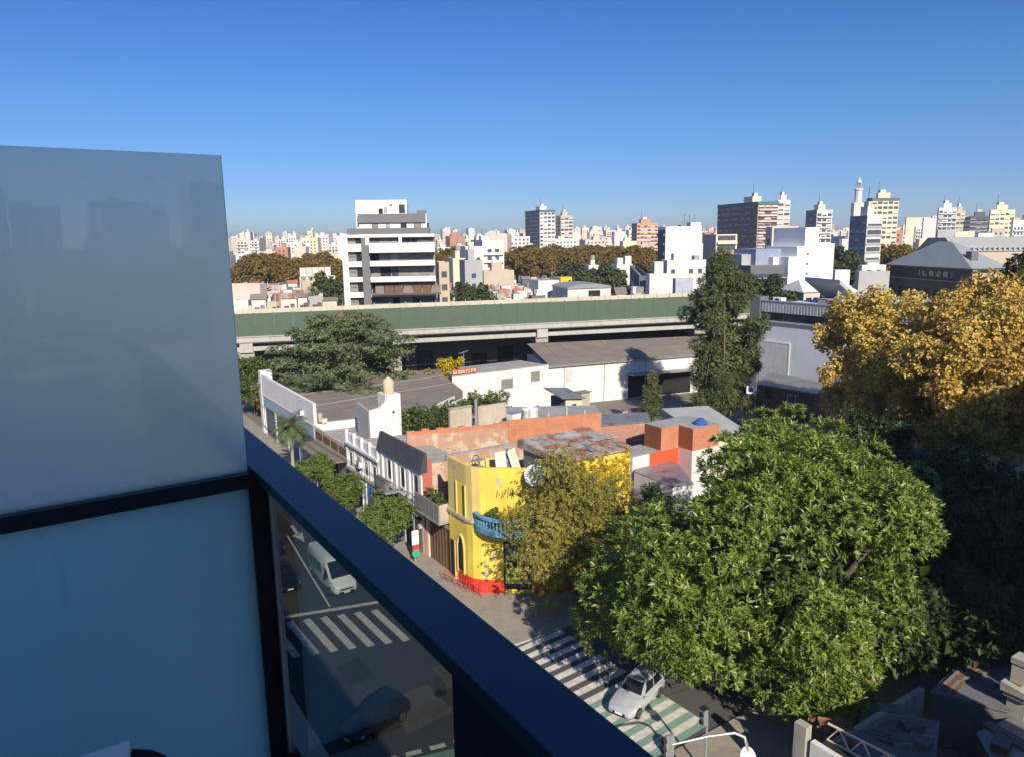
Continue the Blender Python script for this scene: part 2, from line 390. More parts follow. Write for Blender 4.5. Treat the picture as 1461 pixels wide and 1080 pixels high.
def tinted():
    m, nt, b = _nodes('tinted_glass'); nt.nodes.remove(b)
    t = nt.nodes.new('ShaderNodeBsdfTransparent'); t.inputs[0].default_value = (.36, .39, .36, 1)
    g = nt.nodes.new('ShaderNodeBsdfGlossy'); g.inputs['Roughness'].default_value = .03; g.inputs[0].default_value = (.8, .85, .9, 1)
    f = nt.nodes.new('ShaderNodeFresnel'); f.inputs[0].default_value = 1.45
    ms = nt.nodes.new('ShaderNodeMixShader'); nt.links.new(f.outputs[0], ms.inputs[0])
    nt.links.new(t.outputs[0], ms.inputs[1]); nt.links.new(g.outputs[0], ms.inputs[2])
    nt.links.new(ms.outputs[0], nt.nodes['Material Output'].inputs[0]); return m
TINT = tinted()

# ------------------------------------------------------------------ the setting
def struct(mb, name, smooth=None):
    return mb.build(name, kind='structure', smooth=smooth)
g = MB(); g.quad((-7000, -7000, -.03), (7000, -7000, -.03), (7000, 7000, -.03), (-7000, 7000, -.03), EARTH); struct(g, 'ground')
r = MB(); r.quad((2, -300, 0), (21, -300, 0), (21, 420, 0), (2, 420, 0), ASPH); struct(r, 'avenue_road')
r = MB(); r.quad((21, 24, .001), (170, 24, .001), (170, 37, .001), (21, 37, .001), ASPH2)
struct(r, 'side_street_road')
def arc(cx, cy, rad, a0, a1, n=7): return [(cx+rad*math.cos(R_(a)), cy+rad*math.sin(R_(a))) for a in np.linspace(a0, a1, n)]
s = MB(); s.prism([(21, 300)]+[(21, 41.5)]+arc(24.5, 40.5, 3.5, 180, 270)+[(170, 37), (170, 42), (30.2, 42), (26, 46), (26, 300)], -.03, .13, KERB, PAVE)
struct(s, 'pavement')
s = MB(); s.prism([(21, -200), (26.6, -200), (26.6, 18), (170, 18), (170, 24), (29, 24)]+arc(24.2, 20.8, 3.2, 90, 180)[0:]+[(21, 20)], -.03, .13, KERB, PAVE)
struct(s, 'pavement_opposite_corner')
s = MB(); s.box(-1, -200, -.03, 2, 300, .13, KERB, PAVE); struct(s, 'pavement_below_balcony')

Z1 = .005
mk = MB()
def strip(a, b, w, mat=ROADW, z=Z1):
    a, b = Vector((*a, z)), Vector((*b, z)); d = (b-a).normalized(); n = Vector((-d.y, d.x, 0))*w/2
    mk.quad(a+n, a-n, b-n, b+n, mat)
# crosswalk over the avenue, stop line, lane lines, arrow
for i in range(9):
    x = 9.5+1.07*i*1.03; y = 48.6-(x-12.6)*.33
    if i > 1: strip((x, y), (x+.2, y-5.1), .5)
strip((6, 51.1), (20.2, 47.35), .42)
strip((12.75, 49.6), (13.1, 62), .14); strip((15.9, 49.0), (17.3, 64), .14); strip((19.3, 47.8), (20.0, 75), .14)
for k in range(8): strip((13.2+.2*k, 66+7*k), (13.3+.2*k, 69+7*k), .14); strip((17.4+.1*k, 68+7*k), (17.5+.1*k, 71+7*k), .14)
strip((18.35, 66.2), (18.15, 63.6), .28)
mk.add([(17.65, 63.7, Z1), (18.12, 61.6, Z1), (18.65, 63.9, Z1)], [(0, 1, 2)], ROADW)
# dashes and green field of the near crossing
for i in range(7): strip((11.2+i*1.25, 32.1-i*.27), (12.0+i*1.25, 31.93-i*.27), .34)
mk.quad((9, 26.5, Z1), (20.6, 24.2, Z1), (20.8, 29.4, Z1), (9.5, 32.2, Z1), ROADG)
# crosswalk over the side street: white bars, green between them at its near end
for i in range(13):
    y = 36.2-i*.96
    strip((23.0, y+.2), (27.7+.05*i, y+.55), .5, ROADW, Z1+.004)
    if i > 6: strip((23.0, y-.28), (27.75+.05*i, y+.07), .46, ROADG, Z1+.004)
strip((22.6, 39.6), (29.5, 36.6), .12, ROADY)
mk.build('road_markings', kind='structure')
pt = MB(); PA = M('fresh_asphalt', (.035, .035, .037), .85, .2, .6); PB = M('worn_asphalt', (.095, .092, .086), .95, .2, .5)
for x0, y0, x1, y1, m_, k in ((6, 36, 9.5, 43, PA, 0), (14.5, 33, 17.5, 36.5, PB, 1), (10.8, 52, 12.4, 74, PB, 2), (16.6, 62, 18.4, 70, PA, 3), (18.2, 31, 20.4, 38, PB, 4), (28.5, 29, 36, 31.2, PA, 5), (22.5, 31.5, 31, 32.6, PB, 6), (13.4, 38.8, 15.2, 41.5, PA, 7), (8, 60, 9.4, 90, PB, 8)):
    z = .0022+.0002*k; pt.quad((x0, y0, z), (x1, y0+.3, z), (x1-.1, y1, z), (x0+.15, y1-.2, z), m_)
pt.build('road_patches', kind='structure')
for k, (x, y_) in enumerate([(17.6, 35.2), (12.2, 40.6), (29.2, 33.4)]):
    w = MB(); w.lathe([(.36, 0), (.36, .012), (.31, .014), (.30, .010)], (0, 0, 0), METD, 20); solo(w, 'manhole_cover', ['iron manhole cover in the junction near the black car', 'iron manhole cover just past the avenue crosswalk', 'iron manhole cover in the side street beyond the green and white bars'][k], 'manhole cover', (x, y_, .006))

# ------------------------------------------------------------------ the balcony
b = thing('apartment_building', 'tall apartment block whose balcony overlooks the avenue', 'building', (-16, -28, 0))
w = MB(); w.box(-16, -28, 0, -.95, 10, 30, M('facade_white', (.84, .80, .72), .8, .05, .5), TAR2); w.build('wall', b)
w = MB(); w.box(-.95, -7, 23.98, .72, 10, 24.2, M('balcony_tile', (.55, .52, .46), .5, .1, 2)); w.build('balcony_slab', b)
for y0 in (-4.6, -1.2, 3.4):
    w = MB(); w.box(-.95, y0, 24.2, -.90, y0+2.3, 26.5, BLACKM); w.box(-.90, y0+.08, 24.28, -.89, y0+1.11, 26.42, WIN); w.box(-.90, y0+1.19, 24.28, -.89, y0+2.22, 26.42, WIN)
    w.build('balcony_door', b)
t = thing('balcony_railing', 'navy metal balcony handrail over dark tinted glass, nearest the camera', 'railing', (.58, 0, 24.2))
w = MB(); w.box(.535, -6, 25.268, .65, 7, 25.3, RAILM); w.build('handrail', t, bevel=.003)
w = MB(); w.box(.525, 2.335, 24.2, .598, 2.41, 25.268, BLACKM); w.build('post', t)
w = MB(); w.box(.57, 1.03, 24.2, .62, 1.09, 25.268, BLACKM); w.box(.566, -.55, 24.2, .606, 1.03, 25.268, BLACKM); w.build('solid_panel', t)
w = MB(); w.quad((.588, 1.09, 25.268), (.588, 2.335, 25.268), (.588, 2.335, 24.28), (.588, 1.09, 24.28), TINT); w.build('glass_pane', t)
w = MB(); w.box(.565, 1.09, 24.2, .61, 2.335, 24.28, BLACKM); w.build('bottom_rail', t)
w = MB(); w.box(.579, 2.318, 24.28, .597, 2.335, 25.268, METG); w.build('glazing_bead', t)
t = thing('frosted_partition', 'tall frosted glass screen in a black frame between two balconies', 'partition', (0, 2.36, 24.2))
w = MB(); w.box(-.95, 2.352, 25.285, .527, 2.364, 26.245, FROST); w.build('upper_pane', t, bevel=.001)
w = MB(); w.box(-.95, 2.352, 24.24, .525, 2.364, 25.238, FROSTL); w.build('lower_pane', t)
w = MB(); w.box(-.95, 2.322, 25.238, .527, 2.398, 25.285, BLACKM); w.box(-.95, 2.33, 24.2, .525, 2.39, 24.24, BLACKM); w.build('frame', t, bevel=.002)
w = MB(); w.box(-.03, 2.347, 25.19, -.022, 2.3515, 25.215, METW); w.build('sticker', t)
t = thing('balcony_table', 'white topped little table at the bottom left edge of the balcony', 'table', (-.28, 1.45, 24.2))
w = MB(); tp = [(.085, 1.70), (.02, 1.36), (-.02, 1.05), (-.60, 1.15), (-.55, 1.58), (-.30, 1.66), (-.1, 1.70)]
w.prism(tp, 24.895, 24.92, METW); w.build('table_top', t, bevel=.004)
for x, y in ((0, 1.6), (-.1, 1.15), (-.5, 1.2), (-.48, 1.52)):
    w = MB(); w.tube([(x, y, 24.2), (x, y, 24.895)], .012, METD, 6); w.build('leg', t)
t = thing('round_backed_chair', 'black round-backed chair behind the white balcony table', 'chair', (-.12, 1.95, 24.2))
w = MB()
ar = [(.03+.17*math.cos(a), 1.95+.02*math.sin(a*2), 24.56+.16*math.sin(a)) for a in np.linspace(0, math.pi, 15)]
w.tube(ar, .016, BLACKM, 8)
for k in range(1, 14): w.tube([ar[k], (.03+(ar[k][0]-.03)*.9, 1.93, 24.57)], .016, BLACKM, 5)
w.build('backrest', t, smooth=50)
w = MB(); w.lathe([(.02, 0), (.22, .0), (.235, .02), (.22, .04), (.02, .045)], (.0, 1.78, 24.57), BLACKM, 20); w.build('seat', t, smooth=40)
for sx in (-1, 1):
    for yy in (1.62, 1.9):
        w = MB(); w.tube([(.0+sx*.2, yy, 24.2), (.0+sx*.16, yy, 24.58)], .012, BLACKM, 6); w.build('leg', t)

# ------------------------------------------------------------------ helpers for buildings (world coordinates)
def win_x(parent, x, y0, y1, z0, z1, mat=None, frame=None, name='window', dep=.06, s=-1, sill=True):
    """window on a wall facing -X (s=-1) or +X: frame proud of the wall round a set-back pane"""
    mat = mat or WIN; frame = frame or WHITE2; f = .07; w = MB(); a = x+s*.004; b = x+s*dep
    w.box(a, y0, z0, b, y0+f, z1, frame); w.box(a, y1-f, z0, b, y1, z1, frame)
    w.box(a, y0+f, z1-f, b, y1-f, z1, frame); w.box(a, y0+f, z0, b, y1-f, z0+f, frame)
    if sill: w.box(a, y0-.06, z0-.07, x+s*(dep+.06), y1+.06, z0-.003, frame)
    o = w.build(name, parent)
    g = MB(); g.box(x+s*.005, y0+f, z0+f, x+s*.02, y1-f, z1-f, mat); g.build('pane', o); return o
def win_y(parent, y, x0, x1, z0, z1, mat=None, frame=None, name='window', dep=.06, s=-1, sill=True):
    mat = mat or WIN; frame = frame or WHITE2; f = min(.07, (x1-x0)*.12); w = MB(); a = y+s*.004; b = y+s*dep
    w.box(x0, a, z0, x0+f, b, z1, frame); w.box(x1-f, a, z0, x1, b, z1, frame)
    w.box(x0+f, a, z1-f, x1-f, b, z1, frame); w.box(x0+f, a, z0, x1-f, b, z0+f, frame)
    if sill: w.box(x0-.06, a, z0-.07, x1+.06, y+s*(dep+.06), z0-.003, frame)
    o = w.build(name, parent)
    g = MB(); g.box(x0+f, y+s*.005, z0+f, x1-f, y+s*.02, z1-f, mat); g.build('pane', o); return o
def scrawl(mb, o, ex, ez, nrm, w, h, mat, n=14, seed=1, th=.05):
    """loose painted strokes standing 4 mm off a wall"""
    r = random.Random(seed); o, ex, ez, nrm = map(Vector, (o, ex, ez, nrm))
    for i in range(n):
        u = w*(i+.3)/n; p = o+ex*u+ez*(h*r.uniform(0, .5)); q = o+ex*(u+w/n*r.uniform(-.8, 1.5))+ez*(h*r.uniform(.4, 1))
        d = (q-p).normalized(); sd = d.cross(nrm)*th/2; off = nrm*(.004+.0006*i)
        mb.quad(p+sd+off, p-sd+off, q-sd+off, q+sd+off, mat)
def letters(mb, o, ex, ez, nrm, w, h, mat, n=10, seed=1):
    """a line of worn lettering, too worn to read: upright strokes with short bars"""
    r = random.Random(seed); o, ex, ez, nrm = map(Vector, (o, ex, ez, nrm)); cw = w/n
    for i in range(n):
        b = o+ex*(cw*i)+nrm*.005; t = cw*.2
        def blk(u0, u1, v0, v1): mb.quad(b+ex*u0+ez*v0, b+ex*u1+ez*v0, b+ex*u1+ez*v1, b+ex*u0+ez*v1, mat)
        blk(0, t, 0, h)
        if r.random() < .7: blk(cw*.55, cw*.55+t, 0, h*r.choice((1, .6)))
        for v in ([.8] if r.random() < .6 else [])+([.4] if r.random() < .6 else [])+([0] if r.random() < .5 else []): blk(t, cw*.55, h*v, h*(v+.2))

INK = M('black_paint', (.03, .03, .03), .8, .1, 2)
# ------------------------------------------------------------------ the yellow corner house
FX = 25.5
y = thing('corner_house', 'bright yellow two-storey corner house with a rounded blue balcony', 'house', (FX, 48.3, 0))
w = MB()
low = [(FX, 48.4), (FX, 45.6), (25.62, 45.0), (26.0, 44.45), (29.9, 41.35), (30.4, 41.1), (37.4, 41.1), (37.4, 48.4)]
w.prism(low, 0.0, 5.45, YEL, CONC2)
w.build('ground_floor', y)
w = MB()
up = [(FX, 48.4), (FX, 45.6), (25.62, 45.0), (26.0, 44.45), (29.9, 41.35), (30.4, 41.1), (31, 41.1)]
inn = [(31, 41.35), (30.5, 41.35), (30.05, 41.6), (26.2, 44.65), (25.85, 45.1), (25.75, 45.7), (25.75, 48.4)]
w.prism(up[:4]+inn[3:], 5.7, 9.73, OCHRE); w.prism(up[3:]+inn[:4], 5.7, 9.73, YEL); uw = w  # avenue stretch in the duller yellow, corner stretch in the bright one
w = MB(); w.box(25.75, 48.15, 8.11, 31, 48.4, 9.0, OCHRE); w.build('rear_parapet', y)
w = MB(); w.prism([(25.75, 48.15), (25.75, 45.7), (26.2, 44.65), (30.05, 41.6), (31, 41.35), (31, 48.15)], 5.5, 8.1, CONC2, TAR2); w.build('terrace_floor', y)
w = MB()   # string course between the storeys
for p, q in zip(up[:-1], up[1:]): w.bar((*p, 5.575), (*q, 5.575), .34, .24, BEIGE)
w.build('cornice', y)
w = MB()   # red plinth, broken by the shop window
base = [(FX-.03, 46.9), (FX-.03, 45.6), (25.58, 44.98), (25.96, 44.4), (27.25, 43.38)]
for p, q in zip(base[:-1], base[1:]): w.bar((*p, .62), (*q, .62), .1, .98, REDP)
w.build('plinth', y); w = MB(); w.bar((28.95, 42.02, .62), (29.88, 41.28, .62), .1, .98, REDP); w.build('plinth', y); w = MB(); w.bar((30.4, 41.04, .62), (37.4, 41.04, .62), .1, .98, REDP)
w.build('plinth', y)
w = MB(); w.box(FX-.02, 46.15, 1.15, FX+.02, 47.0, 3.1, DARK)
ar = [(46.575+.425*math.cos(a), 3.1+.85*math.sin(a)) for a in np.linspace(0, math.pi, 9)]
w.ext(ar, 'x', FX-.02, FX+.02, DARK)
for k in range(6): w.box(FX-.06, 46.2+.15*k, 1.2, FX-.03, 46.23+.15*k, 3.3, METD)
for a in range(8):
    t0, t1 = math.pi*a/8, math.pi*(a+1)/8
    w.bar((FX-.06, 46.575+.5*math.cos(t0), 3.1+.95*math.sin(t0)), (FX-.06, 46.575+.5*math.cos(t1), 3.1+.95*math.sin(t1)), .14, .14, OCHRE)
w.box(FX-.12, 46.0, 1.0, FX-.01, 46.14, 3.1, OCHRE); w.box(FX-.12, 47.01, 1.0, FX-.01, 47.15, 3.1, OCHRE)
w.build('arched_window', y)
w = MB(); w.box(FX-.03, 45.75, 5.72, FX+.02, 46.95, 8.1, M('pale_yellow_shutter', (.75, .58, .08), .6, .08, 1)); w.box(FX-.05, 45.75, 5.72, FX-.031, 46.15, 8.1, WOODB)
w.box(FX-.12, 45.63, 5.7, FX-.01, 45.74, 8.2, OCHRE); w.box(FX-.12, 46.96, 5.7, FX-.01, 47.07, 8.2, OCHRE); w.build('balcony_door', y)
w = MB(); w.box(FX-.05, 47.55, .2, FX+.02, 48.2, 3.2, DARK); w.box(FX-.1, 47.45, .15, FX-.01, 47.54, 3.3, OCHRE); w.build('side_door', y)
# corner opening
cd = Vector((3.9, -3.1, 0)).normalized(); cn = Vector((-cd.y*-1, 0, 0)); cn = Vector((cd.y, -cd.x, 0)); c0 = Vector((26.0, 44.45, 0))
if cn.dot(Vector((-1, -1, 0))) < 0: cn = -cn
def cpt(t, o, z): p = c0+cd*t+cn*o; return (p.x, p.y, z)
w = MB(); w.bar(cpt(1.65, .0, 2.3), cpt(3.75, .0, 2.3), .06, 3.7, DARK)
w.bar(cpt(1.72, .05, 3.95), cpt(3.7, .05, 3.95), .05, .25, METD)
for t_ in (1.7, 2.75, 3.7): w.bar(cpt(t_, .06, .3), cpt(t_, .06, 4.1), .09, .09, METD)
w.bar(cpt(1.72, .04, 3.2), cpt(3.7, .04, 3.2), .03, 1.0, WINB)
w.build('shop_window', y)
sg = M('lime_sign', (.50, .52, .10), .6, .25, 2.5); w = MB()
w.bar(cpt(1.78, .1, 1.55), cpt(2.95, .1, 1.55), .04, 1.25, sg)
scrawl(w, cpt(1.95, .125, 1.4), cd, (0, 0, 1), cn, .85, .36, INK, 12, 5, .045)
w.build('shop_sign', y)
# graffiti
w = MB(); scrawl(w, cpt(1.15, .0, 7.4), cd, (0, 0, 1), cn, 1.4, 1.0, INK, 9, 3, .06); w.build('graffiti', y)
crk = M('bare_render_patch', (.47, .40, .30), .95, .25, 2, dirt=.4); rr = random.Random(12)
for k in range(16):
    t_, z_, a_ = rr.uniform(.15, 4.6), rr.choice((rr.uniform(1.3, 4.8), rr.uniform(5.9, 9.2))), rr.uniform(.08, .34)
    if 1.6 < t_ < 3.85 and z_ < 4.4: continue
    n_ = 9; P = [cpt(t_+a_*rr.uniform(.5, 1)*math.cos(q*6.283/n_), .0035+.0003*k, z_+1.5*a_*rr.uniform(.5, 1)*math.sin(q*6.283/n_)) for q in range(n_)]; uw.add(P, [tuple(range(n_))], crk)
for k in range(8):
    yy, z_, a_ = rr.uniform(45.8, 48.2), rr.choice((rr.uniform(4.2, 5.2), rr.uniform(8.4, 9.4), rr.uniform(1.2, 2.5))), rr.uniform(.08, .25)
    uw.add([(FX-.004-.0003*k, yy+a_*rr.uniform(.5, 1)*math.cos(q*.7), z_+1.5*a_*rr.uniform(.5, 1)*math.sin(q*.7)) for q in range(9)], [tuple(range(9))], crk)
uw.build('upper_wall', y)
# rounded balcony with balusters
ctr = c0+cd*2.1+cn*(-.9); RB = 2.75
a0 = math.atan2(cn.y, cn.x)
def bp(a, r, z): return (ctr.x+r*math.cos(a0+a), ctr.y+r*math.sin(a0+a), z)
angs = np.linspace(-1.2, 1.2, 19); bal = MB()
for p, q in zip(angs[:-1], angs[1:]):
    bal.add([bp(p, .9, 5.2), bp(q, .9, 5.2), bp(q, RB, 5.2), bp(p, RB, 5.2), bp(p, .9, 5.5), bp(q, .9, 5.5), bp(q, RB, 5.5), bp(p, RB, 5.5)],
            [(3, 2, 1, 0), (4, 5, 6, 7), (2, 3, 7, 6)], BLUEB)
    bal.add([bp(p, RB-.02, 5.2), bp(q, RB-.02, 5.2), bp(q, RB-.55, 4.85), bp(p, RB-.55, 4.85)], [(0, 1, 2, 3)], BLUEB)
    for z0, z1, ri, ro in ((5.5, 5.62, RB-.26, RB+.03), (6.3, 6.46, RB-.28, RB+.05)):
        bal.add([bp(p, ri, z0), bp(q, ri, z0), bp(q, ro, z0), bp(p, ro, z0), bp(p, ri, z1), bp(q, ri, z1), bp(q, ro, z1), bp(p, ro, z1)],
                [(3, 2, 1, 0), (4, 5, 6, 7), (2, 3, 7, 6), (0, 1, 5, 4)], BLUEB)
bo = bal.build('balcony', y)
prof = [(.05, 0), (.085, .06), (.06, .14), (.095, .3), (.05, .5), (.07, .6), (.085, .68)]
for a in np.linspace(-1.16, 1.16, 22):
    q = MB(); q.lathe(prof, bp(a, RB-.12, 5.62), BLUEB, 8); q.build('baluster', bo, smooth=50)
# upper room with the rusted roof
w = MB(); w.prism([(31, 41.1), (37.4, 41.1), (37.4, 46.2), (31, 46.2)], 5.46, 10.0, YEL); w.build('upper_room', y)
w = MB(); w.box(30.93, 41.35, 6.6, 30.99, 46.1, 10.0, DGREY); w.build('grey_side_wall', y)
w = MB(); w.prism([(30.7, 40.9), (37.7, 40.9), (37.8, 46.6), (30.7, 46.6)], 10.0, [10.28, 10.12, 10.5, 10.62], CORRR); 
rr = random.Random(4)
for k in range(26):
    x, yy = rr.uniform(30.9, 36.8), rr.uniform(41.2, 46); z = 10.32+.055*(yy-41)-.02*(x-31)+.01*k*.4
    w.box(x, yy, z, x+rr.uniform(.4, 1.3), yy+rr.uniform(.3, 1.1), z+rr.uniform(.02, .06), rr.choice((CORRR, CORRG, TILE, CONC2, GREYW)))
w.build('roof', y)
# things on its terrace
dsh = MB(); n = 20
rings = [(0, 0), (.29, .025), (.54, .08), (.78, .18)]
vs = []; 
for r_, h_ in rings:
    for k in range(n): a = 2*math.pi*k/n; vs.append((r_*math.cos(a), r_*math.sin(a), h_))
fs = [(i*n+k, i*n+(k+1) % n, (i+1)*n+(k+1) % n, (i+1)*n+k) for i in range(3) for k in range(n)]
dm = Matrix.Translation((0, -.25, 1.15)) @ Matrix.Rotation(R_(62), 4, 'X')
t = thing('satellite_dish', 'big white satellite dish on the yellow corner house terrace', 'satellite dish', (28.9, 41.75, 8.25), R_(-25))
d2 = MB(); d2.add([dm @ Vector(v) for v in vs], fs, METW); d2.add([dm @ Vector((v[0], v[1], v[2]-.03)) for v in vs], [f[::-1] for f in fs], METW); d2.build('reflector', t, smooth=50)
d2 = MB(); d2.tube([dm @ Vector((0, -.9, .2)), dm @ Vector((0, -.1, .75))], .02, METG, 6); d2.tube([dm @ Vector((0, -.1, .75)), dm @ Vector((0, -.05, .9))], .05, METG, 8); d2.build('feed_arm', t)
d2 = MB(); d2.tube([(0, 0, -.46), (0, 0, 1.2), (0, -.28, 1.26)], .05, METG, 8); d2.build('mast', t)
for i, (x, yy, hh, wd, m_, lab) in enumerate([(28.9, 46.0, 1.9, .85, METW, 'old white door leaning on the yellow house terrace, left one'),
        (29.6, 46.1, 2.2, .5, GREYW, 'narrow grey board leaning between two old white doors'),
        (30.3, 45.9, 2.0, .9, METW, 'old white door leaning beside the dark terrace room')]):
    q = MB(); q.box(-wd/2, -.02, 0, wd/2, .02, hh, m_); q.box(-wd/2+.1, -.028, hh*.55, wd/2-.1, -.021, hh-.12, CREAM if i != 1 else DGREY); q.box(-wd/2+.1, -.028, .12, wd/2-.1, -.021, hh*.48, CREAM if i != 1 else DGREY)
    o = solo(q, 'old_door' if i != 1 else 'leaning_board', lab, 'door' if i != 1 else 'board', (x, yy, 8.1), 0, 'junk on the yellow house terrace'); o.rotation_euler = (R_(-14), R_([0, 4, -9][i]), R_([-10, 5, 20][i]))
t = thing('metal_trolley', 'rusty wire trolley on the yellow house terrace', 'trolley', (27.2, 46.6, 8.1), .3)
q = MB()
for x in (-.4, .4):
    for yy in (-.3, .3): q.bar((x, yy, 0), (x, yy, 1.5), .05, .05, WOODB)
for z in (.4, .9, 1.48): q.box(-.4, -.3, z, .4, .3, z+.04, METG)
q.build('frame', t)
q = MB(); q.tube([(-.4, .3, 1.5), (-.15, .35, 1.8), (.2, .35, 1.75), (.4, .3, 1.5)], .03, METD, 6); q.build('handle', t)

# ------------------------------------------------------------------ low house with grey balcony, between yellow and slate houses
t = thing('balcony_house', 'low house with a grey boxed balcony beside the yellow corner house', 'house', (FX, 52.6, 0))
w = MB(); w.box(25.75, 48.43, 0, 37, 52.75, 4.6, BEIGE, CONC2); w.build('wall', t)
w = MB(); w.box(25.72, 48.8, .15, 25.745, 52.2, 3.6, WOODB)
for k in range(7): w.box(25.66, 48.9+.5*k, .15, 25.715, 49.0+.5*k, 3.6, WOODB)
w.build('gate', t)
w = MB(); w.box(25.62, 48.43, 3.65, 25.74, 52.7, 4.0, BEIGE); w.box(25.6, 52.35, .1, 25.745, 52.7, 3.6, CREAM); w.build('lintel', t)
w = MB(); w.box(24.65, 48.55, 4.3, 25.74, 52.7, 4.55, CONC2)
w.box(24.65, 48.55, 4.552, 24.75, 52.7, 5.9, SHUT); w.box(24.751, 48.55, 4.552, 25.9, 48.65, 5.9, BEIGE)
for k in range(6): w.box(24.62, 48.6+.8*k, 4.56, 24.648, 48.66+.8*k, 5.86, DGREY)
w.build('balcony', t)
w = MB(); w.box(27.8, 48.6, 4.62, 27.95, 52.7, 7.5, ORGP); w.box(27.96, 52.55, 4.62, 37, 52.7, 6.4, BRICK2); w.build('orange_back_wall', t)

# ------------------------------------------------------------------ slate-topped shop house
t = thing('mansard_house', 'pale two-storey shop house under a band of dark slate', 'house', (FX, 61.6, 0))
w = MB(); w.prism([(FX, 52.8), (FX, 61.6), (30, 60.7), (30, 52.8)], 0, 7.22, WHITE2, CONC2); w.build('wall', t)
w = MB(); w.box(26.35, 52.755, 0, 28.2, 52.79, 7.9, BRICK); w.build('brick_side_wall', t)
w = MB(); w.box(FX-.02, 52.75, 0, 26.34, 52.79, 8.3, M('faded_red_wall', (.42, .12, .09), .85, .15, .6, dirt=.25)); w.build('red_side_wall', t)
w = MB(); w.add([(25.22, 52.7, 7.25), (25.22, 61.7, 7.25), (25.65, 61.7, 8.85), (25.65, 52.7, 8.85), (25.9, 52.7, 8.85), (25.9, 61.7, 8.85), (25.9, 52.7, 7.25), (25.9, 61.7, 7.25)],
    [(0, 3, 2, 1), (3, 4, 5, 2), (4, 6, 7, 5), (0, 6, 4, 3), (1, 2, 5, 7), (0, 1, 7, 6)], SLATE); w.build('slate_roof', t)
for y0 in (53.5, 56.1, 58.9):
    win_x(t, FX, y0, y0+1.0, 4.9, 6.85, WIN, WHITE, 'tall_window', .1)
w = MB()
for y0 in (52.85, 55.1, 57.8, 60.7): w.box(FX-.16, y0, 4.6, FX-.005, y0+.42, 6.94, WHITE)
w.box(FX-.22, 52.82, 4.36, FX-.004, 61.5, 4.59, WHITE2); w.build('pilasters', t)
w = MB(); w.box(FX-.55, 53.0, 3.55, FX-.24, 58.2, 4.3, M('sign_grey', (.42, .41, .41), .6, .1, 1)); w.box(FX-.58, 53.1, 3.75, FX-.551, 58.1, 4.2, WHITE)
letters(w, (FX-.581, 57.9, 3.83), (0, -1, 0), (0, 0, 1), (-1, 0, 0), 2.1, .28, INK, 10, 3); letters(w, (FX-.581, 55.3, 3.83), (0, -1, 0), (0, 0, 1), (-1, 0, 0), 2.0, .28, INK, 10, 9)
w.box(FX-.592, 55.35, 3.74, FX-.5805, 55.75, 4.2, M('sign_maroon', (.18, .06, .07), .6)); w.build('shop_sign', t)
w = MB(); w.box(FX-.6, 59.2, 3.9, FX-.24, 61.4, 4.9, DGREY); w.box(FX-.62, 59.3, 4.0, FX-.601, 61.3, 4.8, SHUT); w.build('dark_sign_box', t)
w = MB()
for k in range(9): w.bar((FX-.05, 53.1+.42*k, 3.3), (FX-.75, 53.1+.42*k, 2.85), .06, .05, METD)
w.quad((FX-.05, 53.0, 3.22), (FX-.05, 57.0, 3.22), (FX-.75, 57.0, 2.78), (FX-.75, 53.0, 2.78), DARK); w.build('awning', t)
w = MB(); w.box(FX-.3, 53.2, 2.35, FX-.005, 56.2, 2.7, BEIGE); letters(w, (FX-.301, 56, 2.42), (0, -1, 0), (0, 0, 1), (-1, 0, 0), 2.6, .2, INK, 12, 4); w.build('lower_sign', t)
for y0 in (53.2, 55.0, 57.0, 59.0):
    w = MB(); w.box(FX-.04, y0, .15, FX-.006, y0+1.4, 2.3, SHUT if y0 != 55 else DARK); w.box(FX-.1, y0+1.42, .13, FX-.005, y0+1.66, 2.34, WHITE2); w.build('shop_front', t)

# ------------------------------------------------------------------ ornate old house
t = thing('ornate_old_house', 'worn pale house with moulded cornice and a blue door', 'house', (FX, 70, 0))
w = MB(); w.prism([(FX, 61.7), (FX, 69.8), (33, 68.2), (33, 60.8)], 0, 6.15, M('worn_stucco', (.46, .42, .38), .9, .2, .8, dirt=.75), CONC2)
w.prism([(FX, 61.75), (FX, 69.75), (25.85, 69.7), (25.85, 61.75)], 6.152, 7.0, WHITE2); w.build('wall', t)
w = MB(); w.box(FX-.3, 61.7, 5.95, FX-.004, 69.8, 6.2, WHITE2); w.box(FX-.22, 61.7, 3.35, FX-.004, 69.8, 3.6, BEIGE)
for k in range(9): w.box(FX-.16, 61.8+.96*k, 5.55, FX-.004, 61.95+.96*k, 5.94, BEIGE)
for k in range(5): w.box(FX-.14, 61.72+1.98*k, 3.61, FX-.004, 62.0+1.98*k, 5.54, WHITE2); w.box(FX-.2, 61.7+1.98*k, 6.21, FX+.1, 62.05+1.98*k, 7.35, WHITE2)
w.build('mouldings', t)
for k in range(4): win_x(t, FX, 62.35+1.98*k, 63.35+1.98*k, 3.75, 5.3, WINB, WHITE2, 'window', .1)
w = MB(); w.box(FX-.05, 63.1, .15, FX-.006, 65.0, 2.85, BLUEP); w.box(FX-.09, 64.02, .15, FX-.051, 64.08, 2.85, METD); w.box(FX-.14, 65.01, .13, FX-.005, 65.25, 3.0, WHITE2); w.box(FX-.14, 62.85, .13, FX-.005, 63.09, 3.0, WHITE2); w.build('blue_door', t)
for y0 in (66.2, 68.2):
    w = MB(); w.box(FX-.04, y0, .15, FX-.006, y0+1.2, 2.8, DARK); w.box(FX-.1, y0-.16, .13, FX-.005, y0-.005, 3.0, WHITE2); w.build('shop_front', t)

